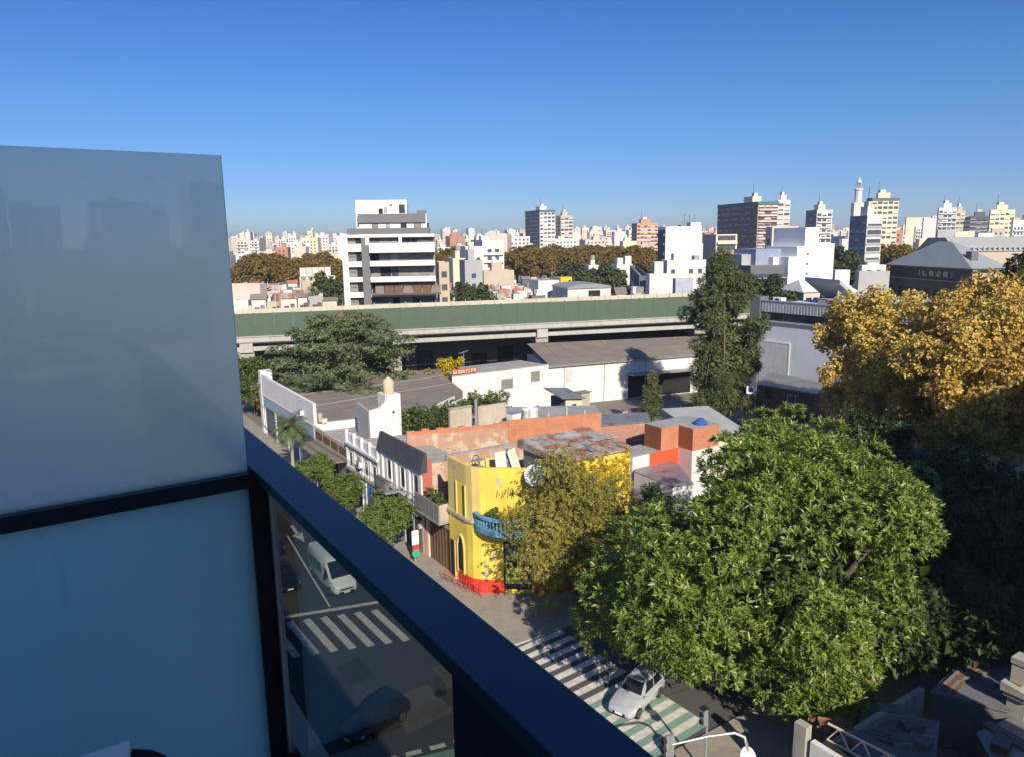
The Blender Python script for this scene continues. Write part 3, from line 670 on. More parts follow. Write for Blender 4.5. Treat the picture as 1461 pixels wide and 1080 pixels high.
# ------------------------------------------------------------------ low brown workshop with awning
t = thing('low_workshop', 'low brown workshop with a long shaded canopy over the pavement', 'workshop', (FX, 80, 0))
w = MB(); w.prism([(FX+.3, 70), (FX+.3, 79.9), (32, 79.9), (32, 68.6)], 0, 4.9, BEIGE, TAR2); w.box(FX+.05, 70, 4.0, FX+.295, 79.9, 5.45, BEIGE); w.build('wall', t)
w = MB()
for k in range(4): w.box(FX-.02, 70.2+2.45*k, 4.35, FX+.045, 72.3+2.45*k, 5.1, WOODB)
w.build('fascia_panels', t)
w = MB(); w.box(FX-2.2, 70.2, 3.85, FX+.04, 79.6, 4.0, TAR)
for k in range(3): w.tube([(FX-2.1, 71+4*k, .1), (FX-2.1, 71+4*k, 3.85)], .06, METG, 6)
w.build('canopy', t)
w = MB()
for k in range(3): w.box(FX+.24, 70.6+3.1*k, .15, FX+.296, 73.2+3.1*k, 3.4, SHUT if k != 1 else DARK)
w.build('roller_shutters', t)

# ------------------------------------------------------------------ long white shop
t = thing('white_shop', 'long white shop with a pale blue band and a broad brown roof', 'shop', (FX, 80, 0))
w = MB(); w.prism([(FX, 80), (FX, 101.5), (25.85, 101.5), (25.85, 80)], 5.6, [8.1, 8.2, 8.2, 8.1], WHITE)
w.prism([(FX+.15, 80), (FX+.15, 101.5), (25.85, 101.5), (25.85, 80)], 0, 5.6, M('pale_grey_facade', (.50, .50, .49), .85, .1, .7, dirt=.3))
w.prism([(FX-.05, 101.5), (FX-.05, 102.7), (27, 102.7), (27, 101.5)], 0, 8.6, WHITE); w.build('facade', t)
sw = [G(447, 596, 6.0), G(600, 580, 6.0), G(660, 554, 6.3), G(624, 527, 6.6), G(398, 546, 6.9)]
sw = [(p[0], p[1]) for p in sw]; sw[0] = (25.86, 80.0); sw[1] = (38.5, 78.3); sw[4] = (25.86, 101.4)
w = MB(); w.prism(sw, 0, [5.75, 5.75, 5.95, 6.5, 6.5], WHITE); w.build('wall', t)
ridge = MB(); ridge.prism([(25.9, 80.3), (38.3, 78.6), (sw[2][0]-.1, sw[2][1]-.2), (sw[3][0]-.2, sw[3][1]-.2), (25.9, 101.2)], 5.2, [5.86, 5.86, 6.06, 6.62, 6.62], TAR)
for f in (.12, .24, .35, .46, .57, .68, .79, .9):
    a = Vector((25.95, 80.3+20*f, 5.9+.72*f)); c = Vector((sw[2][0]*(1-f)+sw[3][0]*f-.4, sw[2][1]*(1-f)+sw[3][1]*f-.3, 6.1+.56*f)); ridge.bar(a, c, .2 if f in (.35, .68) else .09, .05, TAR2 if f in (.35, .68) else TAR)
ridge.build('roof', t)
w = MB(); w.box(FX+.02, 80.4, 4.0, FX+.145, 101.3, 5.55, M('washed_blue_band', (.27, .37, .44), .85, .15, .5, dirt=.5)); w.box(FX-.04, 80.2, 5.45, FX+.148, 101.4, 5.62, WHITE); w.build('blue_band', t)
w = MB(); w.box(FX+.1, 94.5, 5.68, FX+.148, 100.6, 6.65, DGREY); w.build('sign_board', t)
w = MB()
letters(w, (FX+.0985, 100.2, 5.85), (0, -1, 0), (0, 0, 1), (-1, 0, 0), 5.3, .6, M('faded_lettering', (.25, .25, .27), .7), 11, 12); w.build('lettering', t)
for k in range(4):
    w = MB(); w.box(FX+.1, 81+5.1*k, .15, FX+.146, 85.4+5.1*k, 3.9, SHUT if k != 3 else DGREY); w.box(FX+.0, 85.5+5.1*k, .13, FX+.144, 85.95+5.1*k, 3.95, WHITE); w.build('shop_front', t)
w = MB(); w.add([(27.5, 79.97, 3.4), (32.8, 79.25, 3.4), (32.8, 79.25, 4.5), (27.5, 79.97, 4.5)], [(0, 1, 2, 3)], ORGP); o = w.build('red_base_band', t)
w = MB(); w.box(27.4, 78.2, 0, 32.8, 79.2, 4.35, ORGP, CONC2); w.build('red_lean_to', t)
w = MB(); w.box(25.9, 79.5, 6.0, 26.3, 79.95, 7.0, BEIGE); w.box(26.3, 79.6, 5.8, 26.9, 79.9, 6.3, CREAM); w.build('broken_chimney_stub', t)

# ------------------------------------------------------------------ stair tower with its round tank
t = thing('stair_tower', 'white stair tower with a stepped top before the brown roof', 'tower', (29, 72, 0))
w = MB(); w.ext([(28.9, 0), (32.5, 0), (32.5, 9.75), (31.0, 9.75), (31.0, 9.35), (30.2, 8.5), (28.9, 8.3)], 'y', 72, 72.3, WHITE)
w.box(30.9, 72.3, 0, 32.5, 74.4, 9.7, WHITE); w.ext([(72.3, 0), (75.6, 0), (75.6, 8.6), (72.3, 8.2)], 'x', 28.9, 29.15, GREYW)
w.ext([(72.3, 7.3), (75.6, 7.9), (75.6, 8.1), (72.3, 7.5)], 'x', 29.16, 30.88, TAR); w.build('wall', t)
w = MB(); w.box(31.5, 71.96, 7.7, 31.75, 71.99, 7.95, DARK); w.build('vent', t)
q = MB(); q.lathe([(.55, 0), (.6, .1), (.6, 1.25), (.45, 1.5), (.15, 1.62), (.1, 1.7)], (0, 0, 0), M('cream_tank', (.55, .43, .29), .8, .12, 2), 18)
solo(q, 'water_tank', 'round beige water tank on the white stair tower', 'water tank', (31.7, 73.2, 9.7), smooth=40)

# ------------------------------------------------------------------ oblique walls and prisms surveyed from the photograph
class Face:
    """upright face from A to B (plan points); t runs along it, o out of it towards the viewer"""
    def __init__(s, A, B):
        s.A = Vector((A[0], A[1], 0)); d = Vector((B[0]-A[0], B[1]-A[1], 0)); s.L = d.length; s.e = d.normalized()
        n = Vector((s.e.y, -s.e.x, 0)); s.n = n if n.dot(-s.A) > 0 else -n
    def p(s, t, z, o=0): q = s.A+s.e*t+s.n*o; return (q.x, q.y, z)
    def at(s, px, py):
        d = Vector(ray(px, py)); den = d.dot(s.n); k = s.A.dot(s.n)/den; q = d*k
        return (Vector((q.x, q.y, 0))-s.A).dot(s.e), HEYE+q.z
    def box(s, mb, t0, t1, z0, z1, o0, o1, mat):
        P = [s.p(t, z, o) for z in (z0, z1) for t, o in ((t0, o0), (t1, o0), (t1, o1), (t0, o1))]
        mb.add(P, [(0,3,2,1),(4,5,6,7),(0,1,5,4),(1,2,6,5),(2,3,7,6),(3,0,4,7)], mat)
    def window(s, parent, a, b, mat=None, frame=None, name='window'):
        (t0, z1), (t1, z0) = s.at(*a), s.at(*b); f = .09; w = MB(); fr = frame or WHITE2
        s.box(w, t0, t0+f, z0, z1, .004, .07, fr); s.box(w, t1-f, t1, z0, z1, .004, .07, fr); s.box(w, t0+f, t1-f, z1-f, z1, .004, .07, fr); s.box(w, t0+f, t1-f, z0, z0+f, .004, .07, fr)
        o = w.build(name, parent); g = MB(); s.box(g, t0+f, t1-f, z0+f, z1-f, .005, .02, mat or WIN); g.build('pane', o)
def pxpoly(pts, z): return [G(px, py, z)[:2] for px, py in pts]

# party walls of brick behind the corner house
t = thing('brick_party_wall', 'long old brick party wall, patched plaster left and bare orange blocks right', 'wall', (28, 60, 0))
a, m_, c = G(580, 612, 8.9), G(725, 601, 8.9), G(858, 588, 8.9)
f = Face(a, c); tm = f.at(725, 601)[0]
w = MB(); f.box(w, 0, tm, 0, 8.25, -.3, 0, BRICK); 
for k in range(14): f.box(w, tm*k/14, tm*(k+1)/14-.002, 8.252, 8.55+.35*random.random(), -.28, -.02, HBRICK)
w.build('old_brick', t)
w = MB(); f.box(w, tm+.002, f.L, 0, 8.9, -.22, .04, HBRICK)
for k in range(5): f.box(w, tm+.2+k*1.9, tm+.36+k*1.9, 8.902, 9.25+.5*(k % 2), -.15, -.05, CONC)
w.build('bare_block', t)
w = MB(); f.box(w, tm-2.5, tm+2.2, 5.4, 6.2, .045, .06, METD); w.build('dark_gap', t)
t = thing('lower_brick_wall', 'lower weathered brick wall just behind the yellow terrace', 'wall', (28, 53.1, 0))
w = MB(); w.box(27.85, 52.95, 0, 37.5, 53.25, 8.15, BRICK)
w.box(27.85, 52.9, 8.152, 37.6, 53.3, 8.25, CONC2); w.build('brickwork', t)

t = thing('flat_roof_house', 'flat grey-roofed house hidden behind the orange block wall', 'house', (38, 62, 0))
fr = pxpoly([(640, 618), (858, 594), (850, 577), (690, 580)], 6.5)
w = MB(); w.prism(fr, 0, 6.45, BEIGE, TAR2); w.build('wall', t)
t = thing('stained_wall', 'stained beige wall in two slabs below the hedge', 'wall', (38, 66, 0))
w = MB(); w.box(35.1, 65.8, 0, 37.7, 66.1, 8.75, BEIGE); w.box(38.5, 65.8, 0, 42.0, 66.1, 8.6, BEIGE); w.box(35.0, 65.7, 8.76, 37.8, 66.2, 8.86, CONC2); w.build('slabs', t)
w = MB(); w.tube([(38.1, 65.6, 4), (38.1, 65.6, 9.5)], .17, METG, 10); w.build('flue', t, smooth=50)
w = MB(); w.box(-.55, -.5, 0, .55, .5, 1.5, METW); w.box(-.6, -.55, 1.5, .6, .55, 1.58, METG)
solo(w, 'water_tank', 'square white water tank behind the orange block wall', 'water tank', (41.5, 63.6, 6.45), .1, 'rooftop water tanks')
w = MB(); w.lathe([(.85, 0), (.9, .05), (.88, 1.5), (.92, 1.55), (.92, 1.68), (.3, 1.85), (.2, 1.9)], (0, 0, 0), METW, 20)
solo(w, 'water_tank', 'round white water tank with a lid behind the orange block wall', 'water tank', (43.5, 63.5, 6.45), 0, 'rooftop water tanks', 40)
t = thing('white_shed', 'small white hut with a single window and grey sloped roof', 'hut', (53.2, 70, 0))
w = MB(); w.ext([(53.2, 0), (55.7, 0), (55.7, 6.45), (53.2, 6.75)], 'y', 70, 73, CREAM); w.box(53.14, 70.05, 0, 53.19, 73, 6.7, DGREY); w.build('wall', t)
w = MB(); w.add([(52.3, 69.6, 6.95), (55.95, 69.6, 6.5), (55.95, 73.4, 7.2), (52.3, 73.4, 7.65), (52.3, 69.6, 7.05), (55.95, 69.6, 6.6), (55.95, 73.4, 7.3), (52.3, 73.4, 7.75)], [(0,3,2,1),(4,5,6,7),(0,1,5,4),(1,2,6,5),(2,3,7,6),(3,0,4,7)], CORRG); w.build('roof', t)
win_y(t, 70, 54.1, 54.8, 5.55, 6.05, WIN, GREYW)
t = thing('grey_roof_house', 'low brick house with a flat grey sheet roof right of the orange wall', 'house', (48, 54, 0))
gp = pxpoly([(857, 606), (926, 600), (922, 588), (860, 590)], 6.2)
w = MB(); w.prism(gp, 0, 6.1, BRICK2); w.build('wall', t)
w = MB(); gx = sum(p[0] for p in gp)/4; gy = sum(p[1] for p in gp)/4
w.prism([(gx+(p[0]-gx)*1.06, gy+(p[1]-gy)*1.06) for p in gp], 6.102, 6.2, CORRG); w.build('roof', t)

# bare hollow-block house with the red wall
t = thing('block_house', 'bare hollow-block upper rooms over a bright red painted wall', 'house', (53.8, 52, 0))
xc = 53.8; x1 = AtY(944, 600, 52)[0]; yb = AtX(920, 594, x1)[1]; yf = AtX(989, 611, xc)[1]
w = MB(); w.box(x1, 52, 4.9, 57.6, yb, 7.2, HBRICK, TAR2); w.box(xc, yf, 4.9, 57.6, 51.99, 7.15, HBRICK, TAR2)
w.box(x1-.01, 52.05, 4.9, x1-.001, yb, 7.21, HBRICKD); w.box(xc-.01, yf, 4.95, xc-.001, 51.95, 7.16, HBRICKD); w.build('upper_rooms', t)  # left faces get a darker brick skin for their shade
w = MB(); xl = AtY(903, 633, 52)[0]; xr = AtY(927, 632, 52)[0]
w.box(xl, 52, 0, x1, 55, 4.85, WHITE, TAR2); w.box(x1+.01, 51.98, 0, 57.6, yb, 4.89, WHITE2); w.build('lower_wall', t)
w = MB(); w.box(xr, 51.9, 1.0, xc-.01, 51.975, 4.88, ORGP); w.box(xc-.05, yf, 1.0, xc-.002, 51.9, 4.88, M('pinkish_wall', (.52, .42, .40), .85, .12, .8, dirt=.3)); w.build('red_front', t)
w = MB(); w.box(xc, yf+.01, 0, 57.6, 51.9, 4.87, WHITE2); w.build('annex', t)
bt = MB(); bt.lathe([(.6, 0), (.68, .1), (.68, .55), (.7, .6), (.68, .65), (.68, 1.4), (.45, 1.6), (.25, 1.65), (.25, 1.75)], (0, 0, 0), PAINT('blue_plastic', (.035, .10, .30), .5, 0, .1), 18)
p = AtY(999, 620, yf+.9)
solo(bt, 'water_tank', 'round blue plastic water tank beside the bare block rooms', 'water tank', (p[0], yf+.9, p[2]), 0, 'rooftop water tanks', 40)
w = MB(); w.box(-.75, -.75, -p[2], .75, .75, -.01, WHITE2, TAR2)
solo(w, 'tank_base', 'plain white block carrying the blue water tank', 'tank base', (p[0], yf+.9, p[2]))

t = thing('grey_gable_house', 'white house under a broad pale grey pitched roof', 'house', (60, 54, 0))
gp = pxpoly([(1008, 624), (1060, 611), (1010, 586), (946, 590)], 5.4)
w = MB(); w.prism(gp, 0, 5.2, CREAM); w.build('wall', t)
w = MB(); gx = sum(p[0] for p in gp)/4; gy = sum(p[1] for p in gp)/4
big = [(gx+(p[0]-gx)*1.05, gy+(p[1]-gy)*1.05) for p in gp]
w.prism(big, 5.202, [5.35, 5.35, 6.0, 6.0], M('pale_sheet_roof', (.36, .36, .35), .7, .15, .4)); w.build('roof', t)
f = Face(gp[0], gp[1]); f.window(t, (1013, 632), (1022, 650)); f.window(t, (1030, 634), (1036, 641))
t = thing('corrugated_lean_to', 'grey corrugated lean-to roof below the red wall', 'lean-to', (48, 47, 0))
gp = pxpoly([(899, 645), (905, 636), (968, 662), (990, 690), (960, 694), (905, 672)], 3.6)
w = MB(); w.prism(gp, 0, 3.5, WHITE2); w.build('wall', t); w = MB(); w.prism(gp, 3.502, 3.62, CORRG); w.build('roof', t)
w = MB(); w.box(-1.4, -1, 0, 1.4, 1, 1.9, ORGP); w.box(-1.45, -1.05, 1.9, 1.45, 1.05, 2.0, TILE); w.box(-.4, -1.03, .1, .4, -1.004, 1.7, DARK)
p = AtY(905, 578, 76); solo(w, 'red_kiosk', 'small orange-red hut before the white warehouse wall', 'hut', (p[0], 76, 0), -.2)
w = MB()
for k in range(9): w.box(-4+.95*k, -.1, 0, -3.2+.95*k, .1, 1.6+.5*((k*7) % 3), [BEIGE, WHITE2, CONC2][k % 3])
solo(w, 'broken_wall', 'broken pale garden wall left of the orange-red hut', 'wall', (62.5, 75, 0), -.2)

# white building with two vents
t = thing('white_workshop', 'white flat-roofed workshop with two small dark vents', 'workshop', (55, 90, 0))
gp = pxpoly([(645, 538), (783, 521), (742, 514), (636, 526)], 6.5)
w = MB(); w.prism(gp, 0, 6.45, WHITE, TAR2); w.build('wall', t)
f = Face(gp[0], gp[1]); f.window(t, (715, 541), (732, 553), SHUT, GREYW, 'vent'); f.window(t, (757, 531), (770, 543), SHUT, GREYW, 'vent')
w = MB(); f.box(w, .05, f.L-.05, 6.452, 6.62, -.3, -.02, CONC2); w.build('coping', t)
w = MB(); tA = f.at(648, 535)[0]; tB = f.at(684, 531)[0]; f.box(w, tA, tB, 6.63, 7.35, -.75, -.6, M('brick_red_band', (.36, .10, .08), .8, .15, 1)); w.build('red_parapet', t)
w = MB(); letters(w, f.p(tA+.2, 6.72, -.598), f.e, (0, 0, 1), f.n, tB-tA-.4, .5, CREAM, 9, 21); w.build('lettering', t)
w = MB(); w.box(-.02, -.02, 0, .02, .02, .1, METG); w.tube([(0, 0, 0), (0, 0, 3.3)], .04, METG, 6); w.tube([(-1.0, 0, 3.1), (1.1, 0, 3.3)], .03, METG, 5)
for k in range(6): w.tube([(-.9+.36*k, -.35, 3.11+.03*k), (-.9+.36*k, .35, 3.11+.03*k)], .018, METG, 4)
p = AtY(662, 528, 93); solo(w, 'tv_antenna', 'thin rooftop aerial on the white workshop', 'aerial', (p[0], 93, 6.5), .4)

# warehouse under the viaduct
t = thing('warehouse', 'long white warehouse with a dark pitched roof before the viaduct', 'warehouse', (67, 92, 0))
A, B = G(783, 521, 6.5), G(1075, 498, 6.5); C, D = G(1060, 478, 8.0), G(752, 492, 8.0)
w = MB(); w.prism([A[:2], B[:2], C[:2], D[:2]], 0, [6.3, 6.3, 6.3, 6.3], WHITE); w.build('wall', t)
w = MB(); 
def off(p, q, k): return (p[0]+(q[0]-p[0])*k, p[1]+(q[1]-p[1])*k)
a2, b2 = off(A, D, -.03), off(B, C, -.03)
w.add([(*a2, 6.31), (*b2, 6.31), (C[0], C[1], 8.0), (D[0], D[1], 8.0), (*a2, 6.45), (*b2, 6.45), (C[0], C[1], 8.14), (D[0], D[1], 8.14)], [(0,3,2,1),(4,5,6,7),(0,1,5,4),(1,2,6,5),(2,3,7,6),(3,0,4,7)], TAR)
for k in range(1, 15):
    u_ = k/15; e0 = off(a2, b2, u_); e1 = off(D, C, u_); w.bar((e0[0], e0[1], 6.47), (e1[0], e1[1], 8.16), .12, .06, TAR2 if k % 5 == 0 else TAR)
w.build('roof', t)
f = Face(A, B); w = MB(); f.box(w, -.1, f.L, 6.1, 6.28, .3, .48, METG); w.build('gutter', t)
for tt in (2.5, 9.5, 17):
    w = MB(); f.box(w, tt, tt+.12, .1, 6.1, .004, .12, METG); w.build('downpipe', t)
w = MB()
t0, t1 = f.at(896, 545)[0], f.at(985, 545)[0]; f.box(w, t0, t1, .1, 3.9, .004, .03, DARK); w.build('dark_bay', t)
w = MB(); f.box(w, t0-.3, t1+.5, 3.95, 4.1, .004, 2.2, CORRG); w.build('canopy', t)
w = MB(); q0 = f.at(808, 541); f.box(w, q0[0], q0[0]+1.1, 3.6, 5.6, .004, .05, M('pale_door', (.50, .48, .45), .8)); w.build('door', t)
t = thing('site_hut', 'beige hut on stilts by the white warehouse wall', 'hut', (70, 88, 0))
w = MB(); w.box(69.3, 87.3, 0, 71, 88.6, 2.5, BEIGE, TAR2); w.box(69.1, 87.1, 2.5, 71.2, 88.8, 2.6, TAR); w.build('wall', t)

# industrial building on the right, long side towards the avenue
t = thing('industrial_building', 'blue-white industrial block with a ribbed top band and strip windows', 'factory', (100, 50, 0))
w = MB(); w.box(100, 46, 0, 127, 79, 12.1, M('bluish_white_wall', (.52, .55, .60), .85, .07, .3, dirt=.25), TAR2); w.box(100.4, 46, 12.1, 127, 78.9, 14.6, GREYW); 
w.box(100.3, 46, 14.6, 127, 78.95, 14.7, M('pale_membrane', (.50, .52, .53), .8, .15, .3)); w.build('wall', t)
w = MB(); w.box(99.75, 46, 13.55, 100.25, 79, 15.25, RIBS)
for k in range(60): w.box(99.69, 46.2+.55*k, 13.56, 99.749, 46.45+.55*k, 15.2, METG)
w.box(99.6, 46, 15.252, 100.5, 79.1, 15.4, METG); w.build('ribbed_band', t)
for k in range(9):
    w = MB(); w.box(100.28, 46.4+3.6*k, 12.2, 100.38, 49.8+3.6*k, 13.5, WIN if k != 5 else WINB); o = w.build('strip_window', t)
w = MB(); w.box(99.7, 46, 11.95, 100.35, 79, 12.15, GREYW); w.build('sill_band', t)
w = MB(); w.box(99.5, 79.1, 0, 101.6, 81.0, 15.9, DGREY); w.build('end_pillar', t)
yo, zo = AtX(1128, 490, 100)[1:]; w = MB()
w.box(99.9, yo, zo-8, 99.996, yo+.25, zo, WHITE); w.box(99.9, yo+.25, zo-.25, 99.996, 79, zo, WHITE); w.box(99.95, yo+.25, 0, 99.995, 79, zo-.25, M('cracked_render', (.43, .44, .45), .9, .12, .6, dirt=.6)); w.build('outlined_panel', t)
w = MB(); w.box(99.9, 64.2, 8, 99.99, 64.5, 13.4, WHITE); w.box(99.9, 65.0, 9, 99.99, 65.3, 13.4, WHITE); w.build('downpipes', t)
for i, (px, py, X, s_, m_, nm, lab) in enumerate([(1112, 430, 101.5, 1.0, METW, 'air_conditioner', 'white air conditioner on the far end of the factory roof'),
        (1178, 428, 103, 1.1, GREYW, 'roof_vent_box', 'grey vent box on the factory roof'), (1189, 434, 101.5, 1.1, M('dark_red_box', (.20, .04, .04), .6), 'roof_box', 'dark red box on the factory roof edge')]):
    p = AtX(px, py, X); w = MB(); w.box(-s_*.6, -s_*.8, 0, s_*.6, s_*.8, s_*1.1, m_)
    if i == 0: w.ext([(.45*math.cos(a), .6+.4*math.sin(a)) for a in np.linspace(0, 2*math.pi, 14)[:-1]], 'x', -.63, -.601, DARK)
    else: w.box(-s_*.65, -s_*.85, s_*1.1, s_*.65, s_*.85, s_*1.16, METG)
    solo(w, nm, lab, nm.replace('_', ' '), (X, p[1], 14.7))
t = thing('brown_brick_house', 'brown brick house with a grey flat roof in front of the factory', 'house', (85, 60, 0))
gp = pxpoly([(1080, 547), (1162, 561), (1200, 550), (1100, 533)], 5.0)
w = MB(); w.prism(gp, 0, 4.9, M('dark_red_brick', (.17, .085, .065), .9, .15, 1)); w.build('wall', t)
w = MB(); gx = sum(p[0] for p in gp)/4; gy = sum(p[1] for p in gp)/4; w.prism([(gx+(p[0]-gx)*1.05, gy+(p[1]-gy)*1.05) for p in gp], 4.902, 5.05, CORRG); w.build('roof', t)
f = Face(gp[0], gp[1]); f.window(t, (1124, 562), (1135, 577), WINB); f.window(t, (1092, 552), (1102, 570), DARK, WOODB)
w = MB(); w.box(-.5, -.35, 0, .5, .35, .95, METW); w.ext([(.33*math.cos(a), .48+.33*math.sin(a)) for a in np.linspace(0, 2*math.pi, 14)[:-1]], 'y', -.37, -.351, DARK); w.box(-.55, -.3, -.08, .55, .3, -.01, METG)
p = AtY(1070, 560, 62); o = solo(w, 'air_conditioner', 'white air conditioner beside the brown brick house', 'air conditioner', (p[0], 62, p[2]), -.7); 
t = thing('red_stall', 'red roofed stall under the orange trees', 'stall', (86, 52, 0))
p = AtY(1175, 585, 53); w = MB(); w.box(p[0]-2, 52, 0, p[0]+2, 54, 3.2, REDP, TILE); w.build('body', t)
w = MB()
for k in range(4): w.box(p[0]-1.9+k, 51.9, .3, p[0]-1.2+k, 51.99, 2.0, METW if k % 2 else WINB)
w.build('counter_goods', t)

# ------------------------------------------------------------------ the elevated highway
va = math.atan2(-.298, .9546); L0 = G(640, 437, 15)
t = thing('elevated_highway', 'long concrete viaduct with a green sheet fence crossing the whole view', 'viaduct', (L0[0], L0[1], 0), va)
XA, XB = -75, 58
w = MB(); w.box(XA, .2, 10.4, XB, 15.8, 11.3, CONC, ASPH)
for yy in (3.2, 8, 12.5): w.box(XA, yy-.7, 9.0, XB, yy+.7, 10.39, CONC2)
w.build('deck', t)
w = MB(); w.box(XA, 0, 10.55, XB, .19, 11.35, CONC); w.box(XA, -.15, 11.352, XB, .25, 11.5, CONC); w.build('near_parapet', t)
w = MB(); w.box(XA, .75, 9.1, XB, 1.15, 9.75, CONC); w.build('edge_beam', t)
w = MB(); w.box(XA, 15.81, 10.5, XB, 16.0, 14.3, M('cream_barrier', (.50, .45, .35), .85, .15, .3, dirt=.4)); w.build('far_barrier', t)
w = MB()
for k in range(int((XB-XA)/2.8)): w.box(XA+2.8*k, 15.72, 12.2, XA+2.8*k+.1, 15.8, 14.7, METG)
w.box(XA, 15.7, 13.2, XB, 15.79, 13.3, GREYW); w.build('far_posts', t)
pn = MB(); pn.box(.07, .03, 11.5, 2.73, .07, 15.0, GREENF); pn.box(.07, .075, 12.6, 2.73, .1, 12.68, METG); pn.box(.07, .075, 14.0, 2.73, .1, 14.08, METG)
po = MB(); po.box(-.06, .0, 11.5, .06, .14, 15.1, M('fence_post_green', (.08, .12, .09), .7))
p0 = pn.build('fence_panel', t); q0 = po.build('fence_post', t); p0.location = (XA, 0, 0); q0.location = (XA, 0, 0)
for k in range(1, int((XB-XA)/2.8)): part_copy(p0, t, (XA+2.8*k, 0, 0)); part_copy(q0, t, (XA+2.8*k, 0, 0))
inv = Matrix.Rotation(-va, 3, 'Z')
def vx(px): 
    f = Face(L0[:2], (L0[0]+.9546, L0[1]-.298)); return f.at(px, 480)[0]
for k, px in enumerate((350, 565, 774, 1000, 1100)):
    x = vx(px); w = MB()
    w.box(x-.9, 1.2, -.1, x+.9, 3.0, 8.99, CONC2); w.box(x-.9, 12.6, -.1, x+.9, 14.4, 8.99, CONC2); w.box(x-1.1, .3, 8.1, x+1.1, 15.4, 8.985, CONC2); w.box(x-.95, -.1, 9.0, x+.95, .74, 10.38, CONC); w.build('pier', t)
# dim ground and stores below the deck
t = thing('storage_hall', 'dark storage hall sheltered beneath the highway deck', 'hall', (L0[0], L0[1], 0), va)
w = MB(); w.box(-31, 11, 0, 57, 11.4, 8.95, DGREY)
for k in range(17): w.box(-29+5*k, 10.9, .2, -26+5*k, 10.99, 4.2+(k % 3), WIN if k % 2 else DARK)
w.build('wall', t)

# ------------------------------------------------------------------ lot on the near right: wall, scrap, sheds
t = thing('yard_wall', 'whitewashed yard wall with a rusty lattice fence on top', 'wall', (27, 18, 0))
w = MB(); w.box(27, 8.2, 0, 27.3, 17.6, 3.8, WHITE2); w.box(27.3, 17.3, 0, 36, 17.6, 3.2, CONC2); w.build('wall', t)
w = MB(); w.box(26.92, 17.8, 0, 27.34, 18.4, 4.35, CONC2); w.box(26.97, 18.402, 0, 27.28, 18.46, 3.6, CONC); w.build('pillar', t)
w = MB()
for y0 in (0,):
    a, c_ = (27.6, 17.2), (28.6, 8.0)
    P = lambda k, z: (a[0]+(c_[0]-a[0])*k, a[1]+(c_[1]-a[1])*k, z)
    w.bar(P(0, 4.7), P(1, 4.7), .07, .07, CREAM); w.bar(P(0, 3.9), P(1, 3.9), .07, .07, CREAM)
    for k in range(9): w.bar(P(k/9, 3.9), P((k+.5)/9, 4.7), .05, .05, CREAM); w.bar(P((k+.5)/9, 4.7), P((k+1)/9, 3.9), .05, .05, CREAM)
w.build('lattice', t)
w = MB(); w.box(27.302, 8, 3.3, 27.6, 17.2, 3.9, DARK)
w.build('dark_ledge', t)
rs = M('rusty_steel', (.24, .11, .06), .9, .35, 2)
for i in range(7):
    w = MB(); l = random.uniform(.7, 1.5)
    if i % 2: w.box(-l/2, -.35, 0, l/2, .35, .03, rs); w.box(-l/2, -.35, .031, l/2, -.3, .12, rs); w.box(-l/2, .3, .031, l/2, .35, .12, rs)
    else: w.bar((-l/2, 0, 0), (l/2, 0, .1), .1, .1, rs); w.bar((-l/2, .15, .0), (l/2, .15, .1), .04, .12, rs)
    p = G(1160+9*i, 1026+5*(i % 3)+i*2, 3.6); o = solo(w, 'scrap_sheet' if i % 2 else 'scrap_beam', ('rusty bent sheet' if i % 2 else 'rusty steel offcut')+' heaped behind the lattice fence', 'scrap', (p[0], p[1], 3.55-.2*(i % 3)), random.uniform(-1, 1.5), 'scrap metal in the yard')
    o.rotation_euler = (random.uniform(-.5, .5), random.uniform(-.6, .6), random.uniform(-1, 1.5))
w = MB(); w.box(27.65, 14.6, 0, 30.2, 17.2, 3.3, WOODB, DGREY)
solo(w, 'scrap_rack', 'long low rack the scrap metal lies on', 'rack')
for i, (pp, z, m_, lab) in enumerate([([(1330, 985), (1440, 1012), (1475, 958), (1392, 928)], 3.0, M('weathered_sheet', (.15, .15, .155), .8, .3, .5, dirt=.4), 'grey sheet-roofed shed in the shaded yard, behind the tall pillar'),
        ([(1228, 1000), (1338, 1030), (1332, 1095), (1235, 1085)], 2.8, MATS.get('weathered_sheet') or M('weathered_sheet', (.15, .15, .155), .8, .3, .5, dirt=.4), 'flat-roofed shed in the shaded yard beside the lattice fence'),
        ([(1395, 1045), (1475, 1008), (1480, 1075), (1420, 1090)], 2.6, CORRG, 'low corrugated shed at the bottom right corner of the yard'),
        ([(1420, 925), (1475, 940), (1478, 880), (1440, 880)], 3.0, CORRG, 'small pale shed under the dark trees of the yard')]):
    gp = pxpoly(pp, z); o3 = thing('yard_shed', lab, 'shed', (gp[0][0], gp[0][1], 0), None, 'sheds in the yard')
    w = MB(); w.prism(gp, 0, z-.12, DGREY); w.build('wall', o3); gx = sum(p[0] for p in gp)/4; gy = sum(p[1] for p in gp)/4
    w = MB(); w.prism([(gx+(p[0]-gx)*1.05, gy+(p[1]-gy)*1.05) for p in gp], z-.118, z, m_); w.build('roof', o3)
